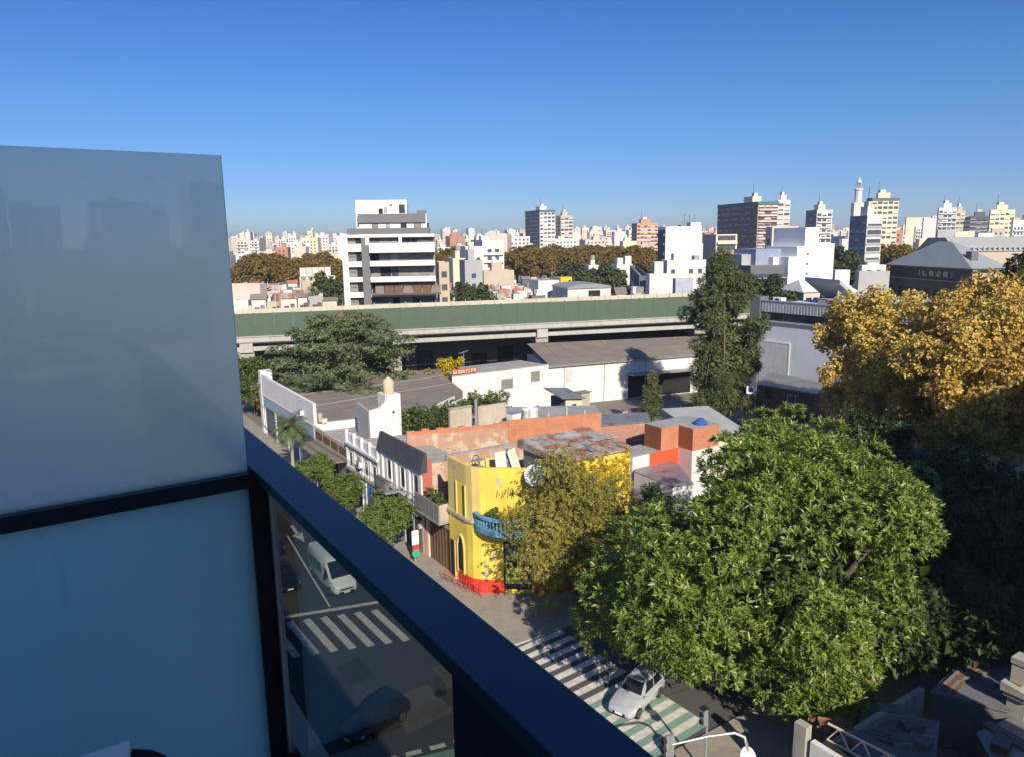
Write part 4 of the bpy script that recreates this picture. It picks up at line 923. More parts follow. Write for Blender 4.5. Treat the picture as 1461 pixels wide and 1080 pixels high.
for i, (px, py, z) in enumerate([(1385, 962, 3.0), (1412, 978, 3.0), (1400, 948, 3.0), (1362, 975, 3.0), (1268, 1020, 2.8), (1300, 1040, 2.8), (1258, 1052, 2.8), (1312, 1064, 2.8), (1285, 1060, 2.8), (1440, 1052, 2.6), (1428, 1068, 2.6), (1360, 1040, 0), (1375, 1055, 0), (1350, 1010, 0)]):
    p = G(px, py, z); w = MB(); s_ = random.uniform(.25, .6)
    if i % 3: w.box(-s_, -s_*.7, 0, s_, s_*.7, s_*.8, [GREYW, DGREY, WOODB, TAR][i % 4]); w.box(-s_*1.05, -s_*.75, s_*.8, s_*1.05, s_*.75, s_*.8+.04, DGREY)
    else:
        for q in range(4): w.bar((-1.1, -.3+.2*q, .03+.02*q), (1.1, -.25+.16*q, .06+.03*q), .16, .04, [WOODB, TAR][q % 2])
    solo(w, 'old_crate' if i % 3 else 'plank_pile', ('old %s crate among the junk in the shaded yard' % ['grey', 'dark', 'brown', 'black'][i % 4]) if i % 3 else 'loose pile of planks among the junk in the shaded yard', 'crate' if i % 3 else 'planks', (p[0], p[1], z), random.uniform(0, 3), 'junk in the shaded yard')
t = thing('stone_pillar', 'tall sunlit stone pillar with a capital at the right edge', 'pillar', (38.65, 14.1, 0))
w = MB(); w.box(38.2, 13.7, 0, 39.1, 14.5, 3.6, CONC2)
for k in range(5): w.box(38.27+.17*k, 13.62, .3, 38.35+.17*k, 13.699, 3.5, BEIGE)
w.box(38.05, 13.55, 3.6, 39.25, 14.65, 3.85, BEIGE); w.box(37.95, 13.45, 3.85, 39.35, 14.75, 4.05, BEIGE); w.build('shaft', t)
w = MB(); w.prism([(37.95, 13.45), (39.35, 13.45), (39.35, 14.75), (37.95, 14.75)], 4.052, [4.12, 4.12, 4.3, 4.3], CONC2); w.box(38.3, 13.9, 4.3, 39.05, 14.5, 5.3, BEIGE); w.box(38.25, 13.85, 5.3, 39.1, 14.55, 5.6, CONC2); w.build('capital', t)
for i, (x0, x1, y1_, h) in enumerate(((24.9, 34, 8, 10.3), (34.01, 35.1, 8, 5), (35.2, 68, 0, 32), (68.2, 112, 0, 34))):  # unseen blocks, sized and placed so their shadow covers the yard and trees
    nb = thing('shade_block', ['low', 'tiny', 'tall', 'taller'][i]+' plain apartment block across the avenue that shades the yard', 'building', (x0, -30, 0), None, 'blocks across the avenue')
    w = MB(); w.box(x0, -30 if i > 1 else -20, 0, x1, y1_, h, WHITE2, TAR2); w.build('wall', nb)
# graffitied wall and little white building far along the side street
t = thing('graffiti_wall', 'white wall with teal graffiti half hidden by the orange trees', 'wall', (80, 40, 0))
A = AtD(1385, 700, 92); B = AtD(1432, 700, 86); f = Face(A, B); w = MB(); f.box(w, 0, f.L, 0, 3.6, -.3, 0, WHITE); w.build('wall', t)
w = MB(); tl = M('teal_paint', (.05, .42, .36), .7); scrawl(w, f.p(.6, 1.8, .004), f.e, (0, 0, 1), f.n, f.L-1, 1.5, tl, 16, 2, .35); scrawl(w, f.p(.6, .5, .02), f.e, (0, 0, 1), f.n, f.L-1, .9, ORGP, 8, 6, .2); w.build('graffiti', t)
t = thing('dark_shopfront', 'small building with a cream top and dark shopfront at the right edge', 'shop', (84, 38, 0))
A = AtD(1421, 700, 84); B = AtD(1452, 700, 80); f = Face(A, B); w = MB(); f.box(w, 0, f.L, 0, 4.3, -4, 0, CREAM); w.build('wall', t)
w = MB(); f.box(w, .2, f.L-.2, .1, 3.2, .004, .04, WOODB); w.build('shopfront', t)

# ------------------------------------------------------------------ vehicles (own coordinates: +X forward, z = 0 on the road)
TYRE = M('tyre_rubber', (.02, .02, .02), .9, .1, 3); RIM = PAINT('alloy_rim', (.40, .41, .42), .35, .8, 0)
LAMP = PAINT('headlamp_lens', (.75, .77, .80), .1, 0, 1); TAIL = PAINT('tail_lens', (.35, .02, .02), .15, 0, 1); PLATE = M('number_plate', (.80, .80, .78), .5, .03, 4)
CARGL = GLASSY('car_glass', (.012, .015, .018), .05, .3)
def loft(mb, st, mat):
    """st: (x, half width, z low, z high); closed body shell with rounded shoulders"""
    vs = []
    for x, w, zl, zh in st:
        vs += [(x, -w*.86, zl), (x, -w, zl+(zh-zl)*.22), (x, -w, zl+(zh-zl)*.62), (x, -w*.94, zl+(zh-zl)*.9), (x, -w*.8, zh), (x, w*.8, zh), (x, w*.94, zl+(zh-zl)*.9), (x, w, zl+(zh-zl)*.62), (x, w, zl+(zh-zl)*.22), (x, w*.86, zl)]
    n = 10; fs = [(i*n+k, i*n+(k+1) % n, (i+1)*n+(k+1) % n, (i+1)*n+k) for i in range(len(st)-1) for k in range(n)]
    fs += [tuple(range(n-1, -1, -1)), tuple(range((len(st)-1)*n, len(st)*n))]; mb.add(vs, [f[::-1] for f in fs], mat)
def wheel(t, x, y, r, wd):
    s = 1 if y > 0 else -1; w = MB(); prof = []
    ring = [(r*math.cos(a), r+r*math.sin(a)) for a in np.linspace(0, 2*math.pi, 21)[:-1]]
    w.ext([(x+p, z) for p, z in ring], 'y', y-s*wd, y, TYRE); o = w.build('wheel', t)
    w = MB(); rr = r*.66; ring = [(x+rr*math.cos(a), r+rr*math.sin(a)) for a in np.linspace(0, 2*math.pi, 17)[:-1]]
    w.ext(ring, 'y', y+s*.002, y+s*.02, RIM)
    for k in range(5): a = k*1.2566; w.bar((x+.05*math.cos(a), y+s*.03, r+.05*math.sin(a)), (x+rr*.95*math.cos(a), y+s*.03, r+rr*.95*math.sin(a)), .05, .02, METD, (0, 1, 0))
    w.build('rim', o)
def car(label, loc, head, paint, L=4.3, Wd=1.78, H=1.48, hatch=True, group=None):
    t = thing('parked_car' if False else 'car', label, 'car', loc, head, group); h = Wd/2; l = L/2
    w = MB(); loft(w, [(-l, h*.82, .38, .82), (-l+.08, h*.93, .28, .95), (-l+.5, h, .2, .98), (-l*.4, h, .18, .96), (0, h, .18, .95), (l*.38, h, .18, .93), (l-.75, h*.98, .18, .86), (l-.25, h*.9, .22, .74), (l-.04, h*.78, .28, .66), (l, h*.7, .34, .58)], paint)
    w.build('body', t, smooth=38)
    xb0, xb1, xt0, xt1 = -l+(.12 if hatch else .75), l*.36, -l+(.5 if hatch else 1.15), l*.02
    z0, z1 = .94, H; a, c = h*.93, h*.70
    bot = [(xb0, -a), (xb1, -a*.93), (xb1, a*.93), (xb0, a)]; top = [(xt0, -c), (xt1, -c), (xt1, c), (xt0, c)]
    w = MB(); vs = [(*p, z0) for p in bot]+[(*p, z1-.05) for p in top]+[(p[0]*.97+(.02 if i in (1, 2) else -.02), p[1]*.9, z1) for i, p in enumerate(top)]
    w.add(vs, [(0,1,5,4),(1,2,6,5),(2,3,7,6),(3,0,4,7),(4,5,9,8),(5,6,10,9),(6,7,11,10),(7,4,8,11),(8,9,10,11)], paint); w.build('cabin', t, smooth=30)
    V = [Vector(v) for v in vs]
    def pane(name, i, j, k, m, f0=.07, f1=.93, g0=.1, g1=.94, split=None):
        A, B, C, D = V[i], V[j], V[k], V[m]; n = (B-A).cross(D-A).normalized()*.008
        q = lambda u, v: (A*(1-u)+B*u)*(1-v)+(D*(1-u)+C*u)*v+n
        for u0, u1 in (split or [(f0, f1)]):
            w = MB(); w.quad(q(u0, g0), q(u1, g0), q(u1, g1), q(u0, g1), CARGL); w.build(name, t)
    pane('windshield', 1, 2, 6, 5); pane('rear_window', 3, 0, 4, 7)
    pane('side_window', 0, 1, 5, 4, split=[(.1, .47), (.51, .9)]); pane('side_window', 2, 3, 7, 6, split=[(.1, .49), (.53, .9)])
    for s in (-1, 1):
        w = MB(); w.add([(l-.52, s*h*.93, .70), (l-.10, s*h*.74, .66), (l-.02, s*h*.52, .60), (l-.02, s*h*.52, .50), (l-.08, s*h*.78, .50), (l-.42, s*h*.955, .60)], [(0,1,2,3,4,5) if s > 0 else (5,4,3,2,1,0)], LAMP); w.build('headlight', t)
        w = MB(); w.box(-l-.012, s*h*.5, .66, -l+.1, s*h*.86, .86, TAIL); w.build('taillight', t)
        w = MB(); w.box(l*.28, s*h*1.0, .92, l*.28+.14, s*h*1.14, 1.06, paint); w.build('mirror', t)
    for sx in (l*.62, -l*.6):
        for s in (-1, 1): wheel(t, sx, s*(h+.005), .32, .2)
    w = MB(); w.box(l-.015, -h*.45, .30, l+.015, h*.45, .46, METD); w.build('grille', t)
    w = MB(); w.box(l+.016, -.22, .36, l+.028, .22, .47, PLATE); o = w.build('number_plate', t)
    return t
BLK = PAINT('black_car_paint', (.012, .013, .016)); SIL = PAINT('silver_car_paint', (.52, .54, .56), .28, .3); NAV = PAINT('dark_blue_car_paint', (.015, .022, .04))
S_ = -math.pi/2
car('black saloon waiting left of the white van at the stop line', (14.2, 54.7, 0), S_-.02, BLK, 4.4, 1.8, 1.45, False, 'cars waiting at the lights')
car('dark car queuing behind the black saloon', (15.1, 61.7, 0), S_, NAV, 4.2, 1.76, 1.47, True, 'cars waiting at the lights')
car('dark car third in the queue behind the black saloon', (15.6, 68.2, 0), S_, BLK, 4.3, 1.76, 1.5, True, 'cars waiting at the lights')
car('black car crossing the junction half in our shadow', (13.3, 34.5, 0), math.atan2(-.35, -1.0), BLK, 3.95, 1.74, 1.5, True)
car('silver hatchback turning over the green and white crosswalk', (26.45, 28.2, 0.006), math.atan2(-.32, -.95), SIL, 4.0, 1.72, 1.5, True)

def van():
    t = thing('delivery_van', 'white high-roofed van with green side panels at the stop line', 'van', (17.45, 52.4, 0), S_+.01)
    P = PAINT('van_white', (.60, .62, .60), .35); GR = PAINT('van_green', (.10, .22, .07), .35)
    w = MB(); h = 1.02
    st = [(-2.95, .98, .3, 2.45), (-2.85, h, .25, 2.55), (-.2, h, .25, 2.58), (.75, h, .25, 2.52), (1.0, h*.985, .25, 2.42)]
    loft(w, st, P)
    st2 = [(1.001, h*.985, .25, 2.40), (1.25, h*.97, .25, 2.16), (1.9, h*.96, .25, 1.32), (2.35, h*.9, .28, 1.12), (2.62, h*.8, .32, .95), (2.72, h*.7, .4, .8)]
    loft(w, st2, P); w.build('body', t, smooth=35)
    w = MB(); w.add([(1.1, -.83, 2.32), (1.1, .83, 2.32), (1.93, .84, 1.33), (1.93, -.84, 1.33)], [(0, 3, 2, 1)], CARGL); o = w.build('windshield', t); o.location = (.03, 0, .03)
    w = MB(); w.tube([(2.0, -.6, 1.36), (1.6, -.1, 1.83)], .012, METD, 4); w.tube([(2.0, .1, 1.36), (1.7, .6, 1.72)], .012, METD, 4); wo = w.build('wiper', o); 
    for s in (-1, 1):
        w = MB(); w.add([(.95, s*1.028, 1.3), (1.75, s*.99, 1.3), (1.3, s*1.0, 1.95), (.95, s*1.03, 1.98)], [(0,1,2,3) if s < 0 else (3,2,1,0)], CARGL); w.build('side_window', t)
        w = MB()
        for x0, x1 in ((-2.7, -1.75), (-1.68, -.75), (-.68, .3)): w.box(x0, s*1.022, 1.2, x1, s*1.03, 2.0, GR)
        w.build('green_panel', t)
        w = MB(); w.box(1.35, s*1.06, 1.25, 1.5, s*1.26, 1.6, METD); w.build('mirror', t)
        w = MB(); w.add([(2.05, s*.98, 1.12), (2.5, s*.86, .98), (2.52, s*.84, .82), (2.1, s*.99, .86)], [(0,1,2,3) if s > 0 else (3,2,1,0)], LAMP); o = w.build('headlight', t); o.location = (.02, s*.012, .02)
        for x in (-1.9, 1.75): wheel(t, x, s*1.025, .35, .24)
    w = MB(); w.box(2.6, -.6, .38, 2.76, .6, .52, METD); w.box(2.63, -.5, .62, 2.74, .5, .74, METD); w.build('bumper', t)
    w = MB(); w.box(2.762, -.24, .40, 2.775, .24, .51, PLATE); w.build('number_plate', t)
    w = MB(); w.lathe([(.05, 0), (.07, .03), (.02, .06)], (1.6, 0, 1.85), METW, 8)
van()
p = G(362, 585, 0)
t = thing('white_van', 'white van parked at the far end of the avenue pavement', 'van', (22.6, p[1], 0), S_)
w = MB(); loft(w, [(-2.3, .85, .3, 1.9), (-2.2, .9, .25, 2.0), (.8, .9, .25, 2.0), (1.5, .88, .25, 1.2), (2.2, .8, .3, .95), (2.3, .7, .4, .8)], PAINT('van_white2', (.6, .62, .62), .35)); w.build('body', t, smooth=35)
w = MB(); w.add([(.95, -.75, 1.9), (.95, .75, 1.9), (1.52, .75, 1.22), (1.52, -.75, 1.22)], [(0, 3, 2, 1)], CARGL); o = w.build('windshield', t); o.location = (.03, 0, .02)
for s in (-1, 1):
    for x in (-1.4, 1.4): wheel(t, x, s*.905, .33, .2)

# ------------------------------------------------------------------ street furniture
t = thing('street_lamp', 'slim grey street lamp with signs on its post beside the shop house', 'street lamp', (24.2, 52.0, .13))
w = MB(); w.tube([(24.2, 52, .13), (24.2, 52, 5.6), (24.1, 52, 6.0), (23.6, 52.1, 6.3), (22.6, 52.2, 6.4)], [.085, .065, .06, .05, .045], METG, 10); w.build('pole', t, smooth=60)
w = MB(); w.box(21.9, 52.05, 6.32, 22.7, 52.35, 6.46, METG); w.build('lamp_head', t)
w = MB(); w.box(23.9, 51.88, 1.7, 24.5, 51.91, 2.9, METW); w.build('white_sign', t)
w = MB(); w.box(23.92, 51.862, 1.2, 24.5, 51.9, 1.69, REDP); w.ext([(24.2+.34*math.cos(a), .95+.34*math.sin(a)) for a in np.linspace(0, 6.283, 20)[:-1]], 'y', 51.86, 51.9, M('sign_green', (.03, .35, .22), .5)); w.build('round_sign', t)
t = thing('signal_mast', 'grey bent mast over the crosswalk carrying traffic lights', 'traffic light', (26.3, 18.9, .13))
a = G(1066, 1064, 5.0); m1 = G(1062, 1051, 5.35); m2 = G(1048, 1045, 5.5); m3 = G(1010, 1050, 5.4); e_ = G(958, 1062, 5.2)
w = MB(); w.tube([(a[0], a[1], .13), (a[0], a[1], 3), (a[0], a[1], 5.0), m1, m2, m3, e_], [.1, .085, .075, .07, .065, .06, .05], METG, 10); w.build('mast', t, smooth=60)
w = MB(); q = Vector(e_); u_ = Vector((0, 1, 0))
w.box(q.x-.12, q.y-.05, q.z-.75, q.x+.12, q.y+.13, q.z+.45, METG); w.box(q.x-.32, q.y-.02, q.z-.7, q.x-.121, q.y+.1, q.z+.5, METG)
for k in range(3): w.tube([(q.x-.5, q.y+.05, q.z+.3-.4*k), (q.x-.321, q.y+.05, q.z+.32-.4*k)], .13, METD, 10, False)
w.build('signal_head', t)
w = MB(); w.tube([(a[0]-.1, a[1]-.14, 4.6), (a[0]-.1, a[1]-.17, 4.62)], .42, METW, 20); w.build('round_sign', t)
t = thing('pedestrian_signal', 'short grey pole with a pedestrian signal near the kerb', 'traffic light', (25.7, 22.6, .13))
pb = G(1009, 1020, 3.3)
w = MB(); w.tube([(pb[0], pb[1], .13), (pb[0], pb[1], 3.35)], .06, METG, 10); w.build('pole', t)
w = MB(); w.box(pb[0]-.36, pb[1]-.12, 2.9, pb[0]-.08, pb[1]+.14, 3.75, METG); w.box(pb[0]-.4, pb[1]-.16, 3.751, pb[0]-.04, pb[1]+.18, 3.79, METD)
for k in range(2): w.tube([(pb[0]-.46, pb[1], 3.12+.38*k), (pb[0]-.361, pb[1], 3.12+.38*k)], .12, METD, 10, False)
w.build('signal_head', t)
for k, (x, yy) in enumerate([(24.6, 47.2), (24.9, 45.7), (25.3, 44.2)]):
    g_ = MB()
    for z in (.3, .6, .9): g_.tube([(-.65, 0, z), (.65, 0, z)], .02, REDP if z > .8 else METD, 6)
    for x_ in (-.65, 0, .65): g_.tube([(x_, 0, 0), (x_, 0, .92)], .025, REDP, 6)
    solo(g_, 'guard_rail', ['red pavement guard rail farthest from the corner', 'red pavement guard rail in the middle of the three', 'red pavement guard rail nearest the shop corner'][k], 'guard rail', (x, yy, .13), R_(-78), 'guard rails by the yellow house')
for k, (x, yy, z0, lab) in enumerate([(25.2, 54.5, 2.95, 'small white air conditioner over the shop front of the slate-topped house'), (25.2, 66.0, 4.4, 'white air conditioner on the ornate old house'), (25.3, 84, 6.1, 'air conditioner high on the pale grey shop facade')]):
    w = MB(); w.box(-.2, -.4, 0, .2, .4, .6, METW); w.box(-.26, -.42, .6, .2, .42, .63, METG); w.ext([(.02+.2*math.cos(a), .3+.2*math.sin(a)) for a in np.linspace(0, 6.283, 13)[:-1]], 'x', -.215, -.201, DARK); w.box(.2, -.3, -.06, -.1, .3, -.005, METG)
    solo(w, 'air_conditioner', lab, 'air conditioner', (x, yy, z0))
for k in range(5):
    w = MB(); A = Vector((24.0-.25*k, 49.5+.4*k, 6.0+.22*k)); B = Vector((23.4-.1*k, 112, 6.4+.25*k)); pts = [A.lerp(B, s)-Vector((0, 0, 1.2*4*s*(1-s))) for s in np.linspace(0, 1, 22)]
    w.tube(pts, .014, METD, 4); solo(w, 'overhead_cable', 'thin overhead cable strung along the avenue facades', 'cable', group='overhead cables on the avenue')
t = thing('utility_pole', 'white roadside pole at the right edge beyond the dark trees', 'pole', AtD(1454, 715, 84)[:2]+(0,))
p = AtD(1454, 715, 84); w = MB(); w.tube([(p[0], p[1], -.02), (p[0]+.2, p[1]-.1, 10)], [.2, .14], METG, 10); w.build('shaft', t); w = MB(); w.bar((p[0]-1, p[1], 9.2), (p[0]+1, p[1], 9.2), .1, .12, WOODB); w.build('crossarm', t)
for k in range(4):
    w = MB(); A = Vector((24.5, 18.3+.25*k, 6.2+.3*k)); B = Vector((58, 19+.3*k, 7.2+.25*k)); pts = [A.lerp(B, s)-Vector((0, 0, 1.1*4*s*(1-s))) for s in np.linspace(0, 1, 16)]
    w.tube(pts, .012, METD, 4); solo(w, 'overhead_cable', 'thin overhead cable strung along the side street', 'cable', group='overhead cables')

# ------------------------------------------------------------------ trees
FICD = LEAF('ficus_shade_leaf', [(.03, .045, .010), (.05, .07, .015)], .5, .1, .3)  # inner leaves darkened for the shade deep in the crown
FICL = LEAF('ficus_leaf', [(.04, .072, .013), (.09, .145, .02), (.17, .225, .034), (.30, .345, .07)], .38, .22, .45, .25, .35)
ORL = LEAF('plane_leaf_autumn', [(.10, .06, .022), (.30, .17, .04), (.54, .37, .07), (.64, .50, .14), (.42, .40, .08), (.19, .23, .05)], .6, .3, .25, .5, .3)
OLV = LEAF('olive_leaf', [(.09, .11, .03), (.18, .20, .05), (.32, .27, .07), (.52, .41, .06), (.66, .54, .08)], .6, .3, .2, .5, .5)
CON = LEAF('conifer_needle', [(.05, .065, .028), (.09, .11, .042), (.14, .16, .06), (.20, .20, .09)], .7, .12, .2, .45, .3)
CED = LEAF('cedar_needle', [(.05, .065, .035), (.095, .12, .06), (.15, .18, .085), (.21, .225, .11)], .7, .1, .2, .4, .3)
GRN = LEAF('street_tree_leaf', [(.05, .08, .016), (.10, .15, .03), (.16, .21, .05)], .5, .25, .3, .3, .8)
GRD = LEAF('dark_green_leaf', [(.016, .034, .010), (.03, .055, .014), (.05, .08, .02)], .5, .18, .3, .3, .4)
PLM = LEAF('palm_leaf', [(.06, .08, .03), (.10, .125, .045), (.15, .17, .07)], .5, .15, .3, .3, .8)
YLW = LEAF('yellow_leaf', [(.28, .24, .02), (.55, .42, .03), (.65, .48, .03)], .6, .35, .2, .2, 1)
HDG = LEAF('hedge_leaf', [(.03, .05, .012), (.055, .085, .018), (.10, .13, .03), (.14, .15, .05)], .6, .2, .25, .35, .5)
FAR = LEAF('far_autumn_leaf', [(.10, .075, .02), (.19, .13, .03), (.25, .17, .035), (.19, .16, .035)], .8, .25, .1, .35, .08)
FARG = LEAF('far_green_leaf', [(.045, .055, .022), (.08, .10, .04), (.125, .14, .06)], .8, .2, .1, .35, .08)

def tree(name, label, loc, crown_me, h, r0, tips, bark=BARK, group=None, lean=(0, 0)):
    t = thing(name, label, 'tree', loc, 0.0, group); mesh_part(crown_me, 'crown', t); trunk_part(t, h, r0, tips, bark, lean); return t
def join_leaf(name, specs):
    """several leaf layers as one crown mesh"""
    mes = [leaf_mesh(name, **s) for s in specs]; 
    if len(mes) == 1: return mes[0]
    co, tri, mi, mats, o = [], [], [], [], 0
    for m in mes:
        v = np.empty(len(m.vertices)*3, np.float32); m.vertices.foreach_get('co', v); co.append(v)
        t = np.empty(len(m.loops), np.int32); m.loops.foreach_get('vertex_index', t); tri.append(t+o); o += len(m.vertices)
        if m.materials[0] not in mats: mats.append(m.materials[0])
        mi.append(np.full(len(m.polygons), mats.index(m.materials[0]), np.int32))
    co = np.concatenate(co); tri = np.concatenate(tri); mi = np.concatenate(mi)
    me = bpy.data.meshes.new(name); me.vertices.add(len(co)//3); me.vertices.foreach_set('co', co); me.loops.add(len(tri)); me.loops.foreach_set('vertex_index', tri)
    me.polygons.add(len(tri)//3); me.polygons.foreach_set('loop_start', (np.arange(len(tri)//3)*3).astype(np.int32))
    for m in mats: me.materials.append(m)
    me.polygons.foreach_set('material_index', mi); me.update(calc_edges=True)
    for m in mes: bpy.data.meshes.remove(m)
    return me

# big ficus at the junction
FC = (-0.6, 2.4, 7.6)
def PIX(p):
    c = RC.T @ (np.array(p, float)-np.array([0, 0, HEYE])); return CX0-c[0]/c[2]*FPX, CY0+c[1]/c[2]*FPX, -c[2]
cs, rs = crown_blobs(FC, (11.6, 10.6, 8.0), 150, 1.75, 11, .78, -.78)
OUT = [(808, 885), (828, 800), (880, 742), (950, 722), (1000, 655), (1050, 612), (1095, 582), (1150, 606), (1205, 600), (1225, 640), (1280, 642), (1335, 680), (1332, 745), (1305, 800), (1320, 850), (1290, 905), (1250, 925), (1215, 960), (1210, 1010), (1180, 1015), (1120, 1000), (1080, 985), (1050, 955), (1000, 968), (950, 945), (880, 950), (830, 920)]
def inside(x, y, P):
    c = False
    for k in range(len(P)):
        (x0, y0), (x1, y1) = P[k-1], P[k]
        if (y0 > y) != (y1 > y) and x < (x1-x0)*(y-y0)/(y1-y0)+x0: c = not c
    return c
keep = []
for c, r_ in zip(cs, rs):      # uneven crown: keep only clumps that project inside the drawn outline
    X, Y_, D = PIX((33.3+c[0], 23+c[1], .13+c[2])); q = r_[0]*FPX/D*.62
    if all(inside(X+q*math.cos(a), Y_+q*math.sin(a), OUT) for a in np.linspace(0, 6.28, 9)): keep.append((c, r_))
cs = [k[0] for k in keep]; rs = [k[1] for k in keep]
EX = [(1060, 945, 3.2), (1110, 965, 3.0), (1150, 985, 2.8), (1190, 978, 3.2), (1020, 925, 3.6), (1195, 935, 3.8), (1235, 905, 4.2), (1265, 860, 5), (965, 905, 4), (900, 892, 4), (850, 880, 4.4), (1090, 915, 3.4), (1140, 930, 3.4), (1130, 602, 13.2), (1090, 610, 13), (1180, 625, 13), (1290, 712, 11), (1305, 760, 10), (1300, 690, 11.5), (1240, 652, 12.5), (940, 915, 3.6), (1150, 1000, 2.6), (1192, 1002, 2.8), (1206, 985, 3.2), (1118, 985, 2.8), (1215, 955, 3.6)]
for X, Y_, z in EX:
    q = G(X, Y_, z); cs.append((q[0]-33.3, q[1]-23, z-.13)); rs.append([1.4, 1.4, 1.25])
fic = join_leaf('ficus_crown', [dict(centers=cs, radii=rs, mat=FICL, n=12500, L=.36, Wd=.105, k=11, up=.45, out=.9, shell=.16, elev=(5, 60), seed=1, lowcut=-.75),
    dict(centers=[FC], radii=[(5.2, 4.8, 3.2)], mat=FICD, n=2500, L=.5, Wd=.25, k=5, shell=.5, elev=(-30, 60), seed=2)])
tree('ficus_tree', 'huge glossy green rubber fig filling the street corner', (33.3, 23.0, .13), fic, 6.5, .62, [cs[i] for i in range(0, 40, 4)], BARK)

# autumn tree before the yellow house
cs, rs = crown_blobs((0, 0, 6.5), (6.1, 3.4, 5.9), 66, 1.3, 21, .45, -.85)
aut = join_leaf('autumn_crown', [dict(centers=cs, radii=rs, mat=OLV, n=6000, L=.26, Wd=.075, k=7, up=-.05, out=.7, shell=.75, elev=(0, 70), droop=.35, seed=3)])
tp = AtY(815, 760, 38.6)
at = tree('autumn_tree', 'fine-leaved olive and yellow tree in front of the yellow corner house', (tp[0]+.35, 38.6, .13), aut, 4.2, .2, cs[:16], BARK)
cr = leaf_mesh('climber', [(x, 0, z) for x, z in [(.3, 2.2), (1.3, 2.6), (2.4, 2.5), (3.4, 2.7), (4.6, 2.3), (5.6, 2.9), (2.0, 1.2), (4.2, 1.0), (5.8, 1.2)]], [(.55, .16, 1.2)]*9, YLW, 700, .2, .1, 5, up=.2, out=.9, shell=.9, seed=5)
o = bpy.data.objects.new('climbing_plant', cr); COL.objects.link(o); o.location = (31.2, 40.95, 6.2); tag(o, 'bright yellow climber hanging on the upper wall of the corner house', 'climbing plant')

# orange plane trees
def plane_tree(seed, rad, cz, n):
    cs, rs = crown_blobs((0, 0, cz), rad, 85, rad[0]*.17, seed, .72, -.7)
    return cs, join_leaf('plane_crown', [dict(centers=cs, radii=rs, mat=ORL, n=n, L=.34, Wd=.26, k=5, up=.3, out=.7, shell=.75, elev=(-15, 60), seed=seed),
        dict(centers=[(0, 0, cz)], radii=[tuple(.6*x for x in rad)], mat=ORL, n=900, L=.6, Wd=.4, k=5, shell=.6, elev=(-30, 60), seed=seed+1)])
cs, me = plane_tree(31, (8.2, 8.0, 8.6), 11.8, 11500)
p = AtD(1262, 540, 90); tree('plane_tree', 'golden plane tree left of the pair on the right', (p[0], p[1], 0), me, 9, .5, cs[:14], BARKL, 'orange plane trees')
cs, me = plane_tree(37, (10.5, 9.0, 9.8), 12.3, 15500)
p = AtD(1405, 520, 84); tree('plane_tree', 'largest golden orange plane tree at the right edge', (p[0], p[1], 0), me, 9, .55, cs[:14], BARKL, 'orange plane trees')
p = AtD(1452, 480, 112); cs, rs = crown_blobs((0, 0, 14.6), (6, 6, 8.6), 44, 1.7, 41, .6)
me = join_leaf('brown_crown', [dict(centers=cs, radii=rs, mat=LEAF('brown_green_leaf', [(.03, .03, .012), (.06, .055, .02), (.10, .075, .025)], .6, .2, .2), n=3800, L=.55, Wd=.42, k=5, shell=.6, seed=42)])
tree('dark_tree', 'dusky brown-green tree rising behind the orange plane trees', (p[0], p[1], 0), me, 9, .4, cs[:9])

# shaded trees of the yard
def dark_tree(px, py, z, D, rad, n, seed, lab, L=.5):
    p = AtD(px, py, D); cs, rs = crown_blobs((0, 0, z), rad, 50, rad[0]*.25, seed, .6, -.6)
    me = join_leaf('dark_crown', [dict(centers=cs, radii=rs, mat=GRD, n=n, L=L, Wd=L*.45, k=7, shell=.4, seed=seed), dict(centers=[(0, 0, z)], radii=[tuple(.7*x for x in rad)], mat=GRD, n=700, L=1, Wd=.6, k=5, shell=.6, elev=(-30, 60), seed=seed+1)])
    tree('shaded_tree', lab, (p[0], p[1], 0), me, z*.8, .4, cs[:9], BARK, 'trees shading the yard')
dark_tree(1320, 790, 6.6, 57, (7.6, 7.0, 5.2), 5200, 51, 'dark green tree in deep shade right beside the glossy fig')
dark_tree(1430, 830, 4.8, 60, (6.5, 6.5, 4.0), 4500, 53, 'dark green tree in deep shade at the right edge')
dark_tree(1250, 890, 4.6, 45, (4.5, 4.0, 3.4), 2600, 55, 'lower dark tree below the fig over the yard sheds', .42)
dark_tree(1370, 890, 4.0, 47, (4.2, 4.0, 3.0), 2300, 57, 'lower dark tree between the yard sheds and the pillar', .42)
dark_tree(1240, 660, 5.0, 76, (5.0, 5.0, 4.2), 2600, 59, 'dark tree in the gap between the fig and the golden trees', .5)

# tall conifer
H_ = 23.3; r = np.random.default_rng(61); cs, rs = [], []
for i in range(88):
    k = (i+.5)/88; z = 2.5+(H_-3.2)*k; R0 = 5.0*(1-k**7)*(.66+.5*k if k < .6 else .92-.5*(k-.6))*(.85+.22*math.sin(k*23)) + .5; a = r.random()*6.28; q = R0*r.random()**.6
    cs.append((q*math.cos(a)+.8*math.sin(k*4), q*math.sin(a), z+r.normal()*.4)); b = 1.15+.9*(1-k)*r.random(); rs.append((b, b, b*.85))
con = join_leaf('conifer_crown', [dict(centers=cs, radii=rs, mat=CON, n=8200, L=.6, Wd=.11, k=8, up=.35, out=.7, shell=.6, elev=(0, 75), droop=.15, seed=62),
      dict(centers=[(.3, 0, z) for z in (5, 9, 13, 17)], radii=[(2.5, 2.5, 3), (2.2, 2.2, 3), (1.7, 1.7, 3), (1, 1, 2.6)], mat=CON, n=900, L=.9, Wd=.35, k=5, shell=.7, elev=(-20, 60), seed=63)])
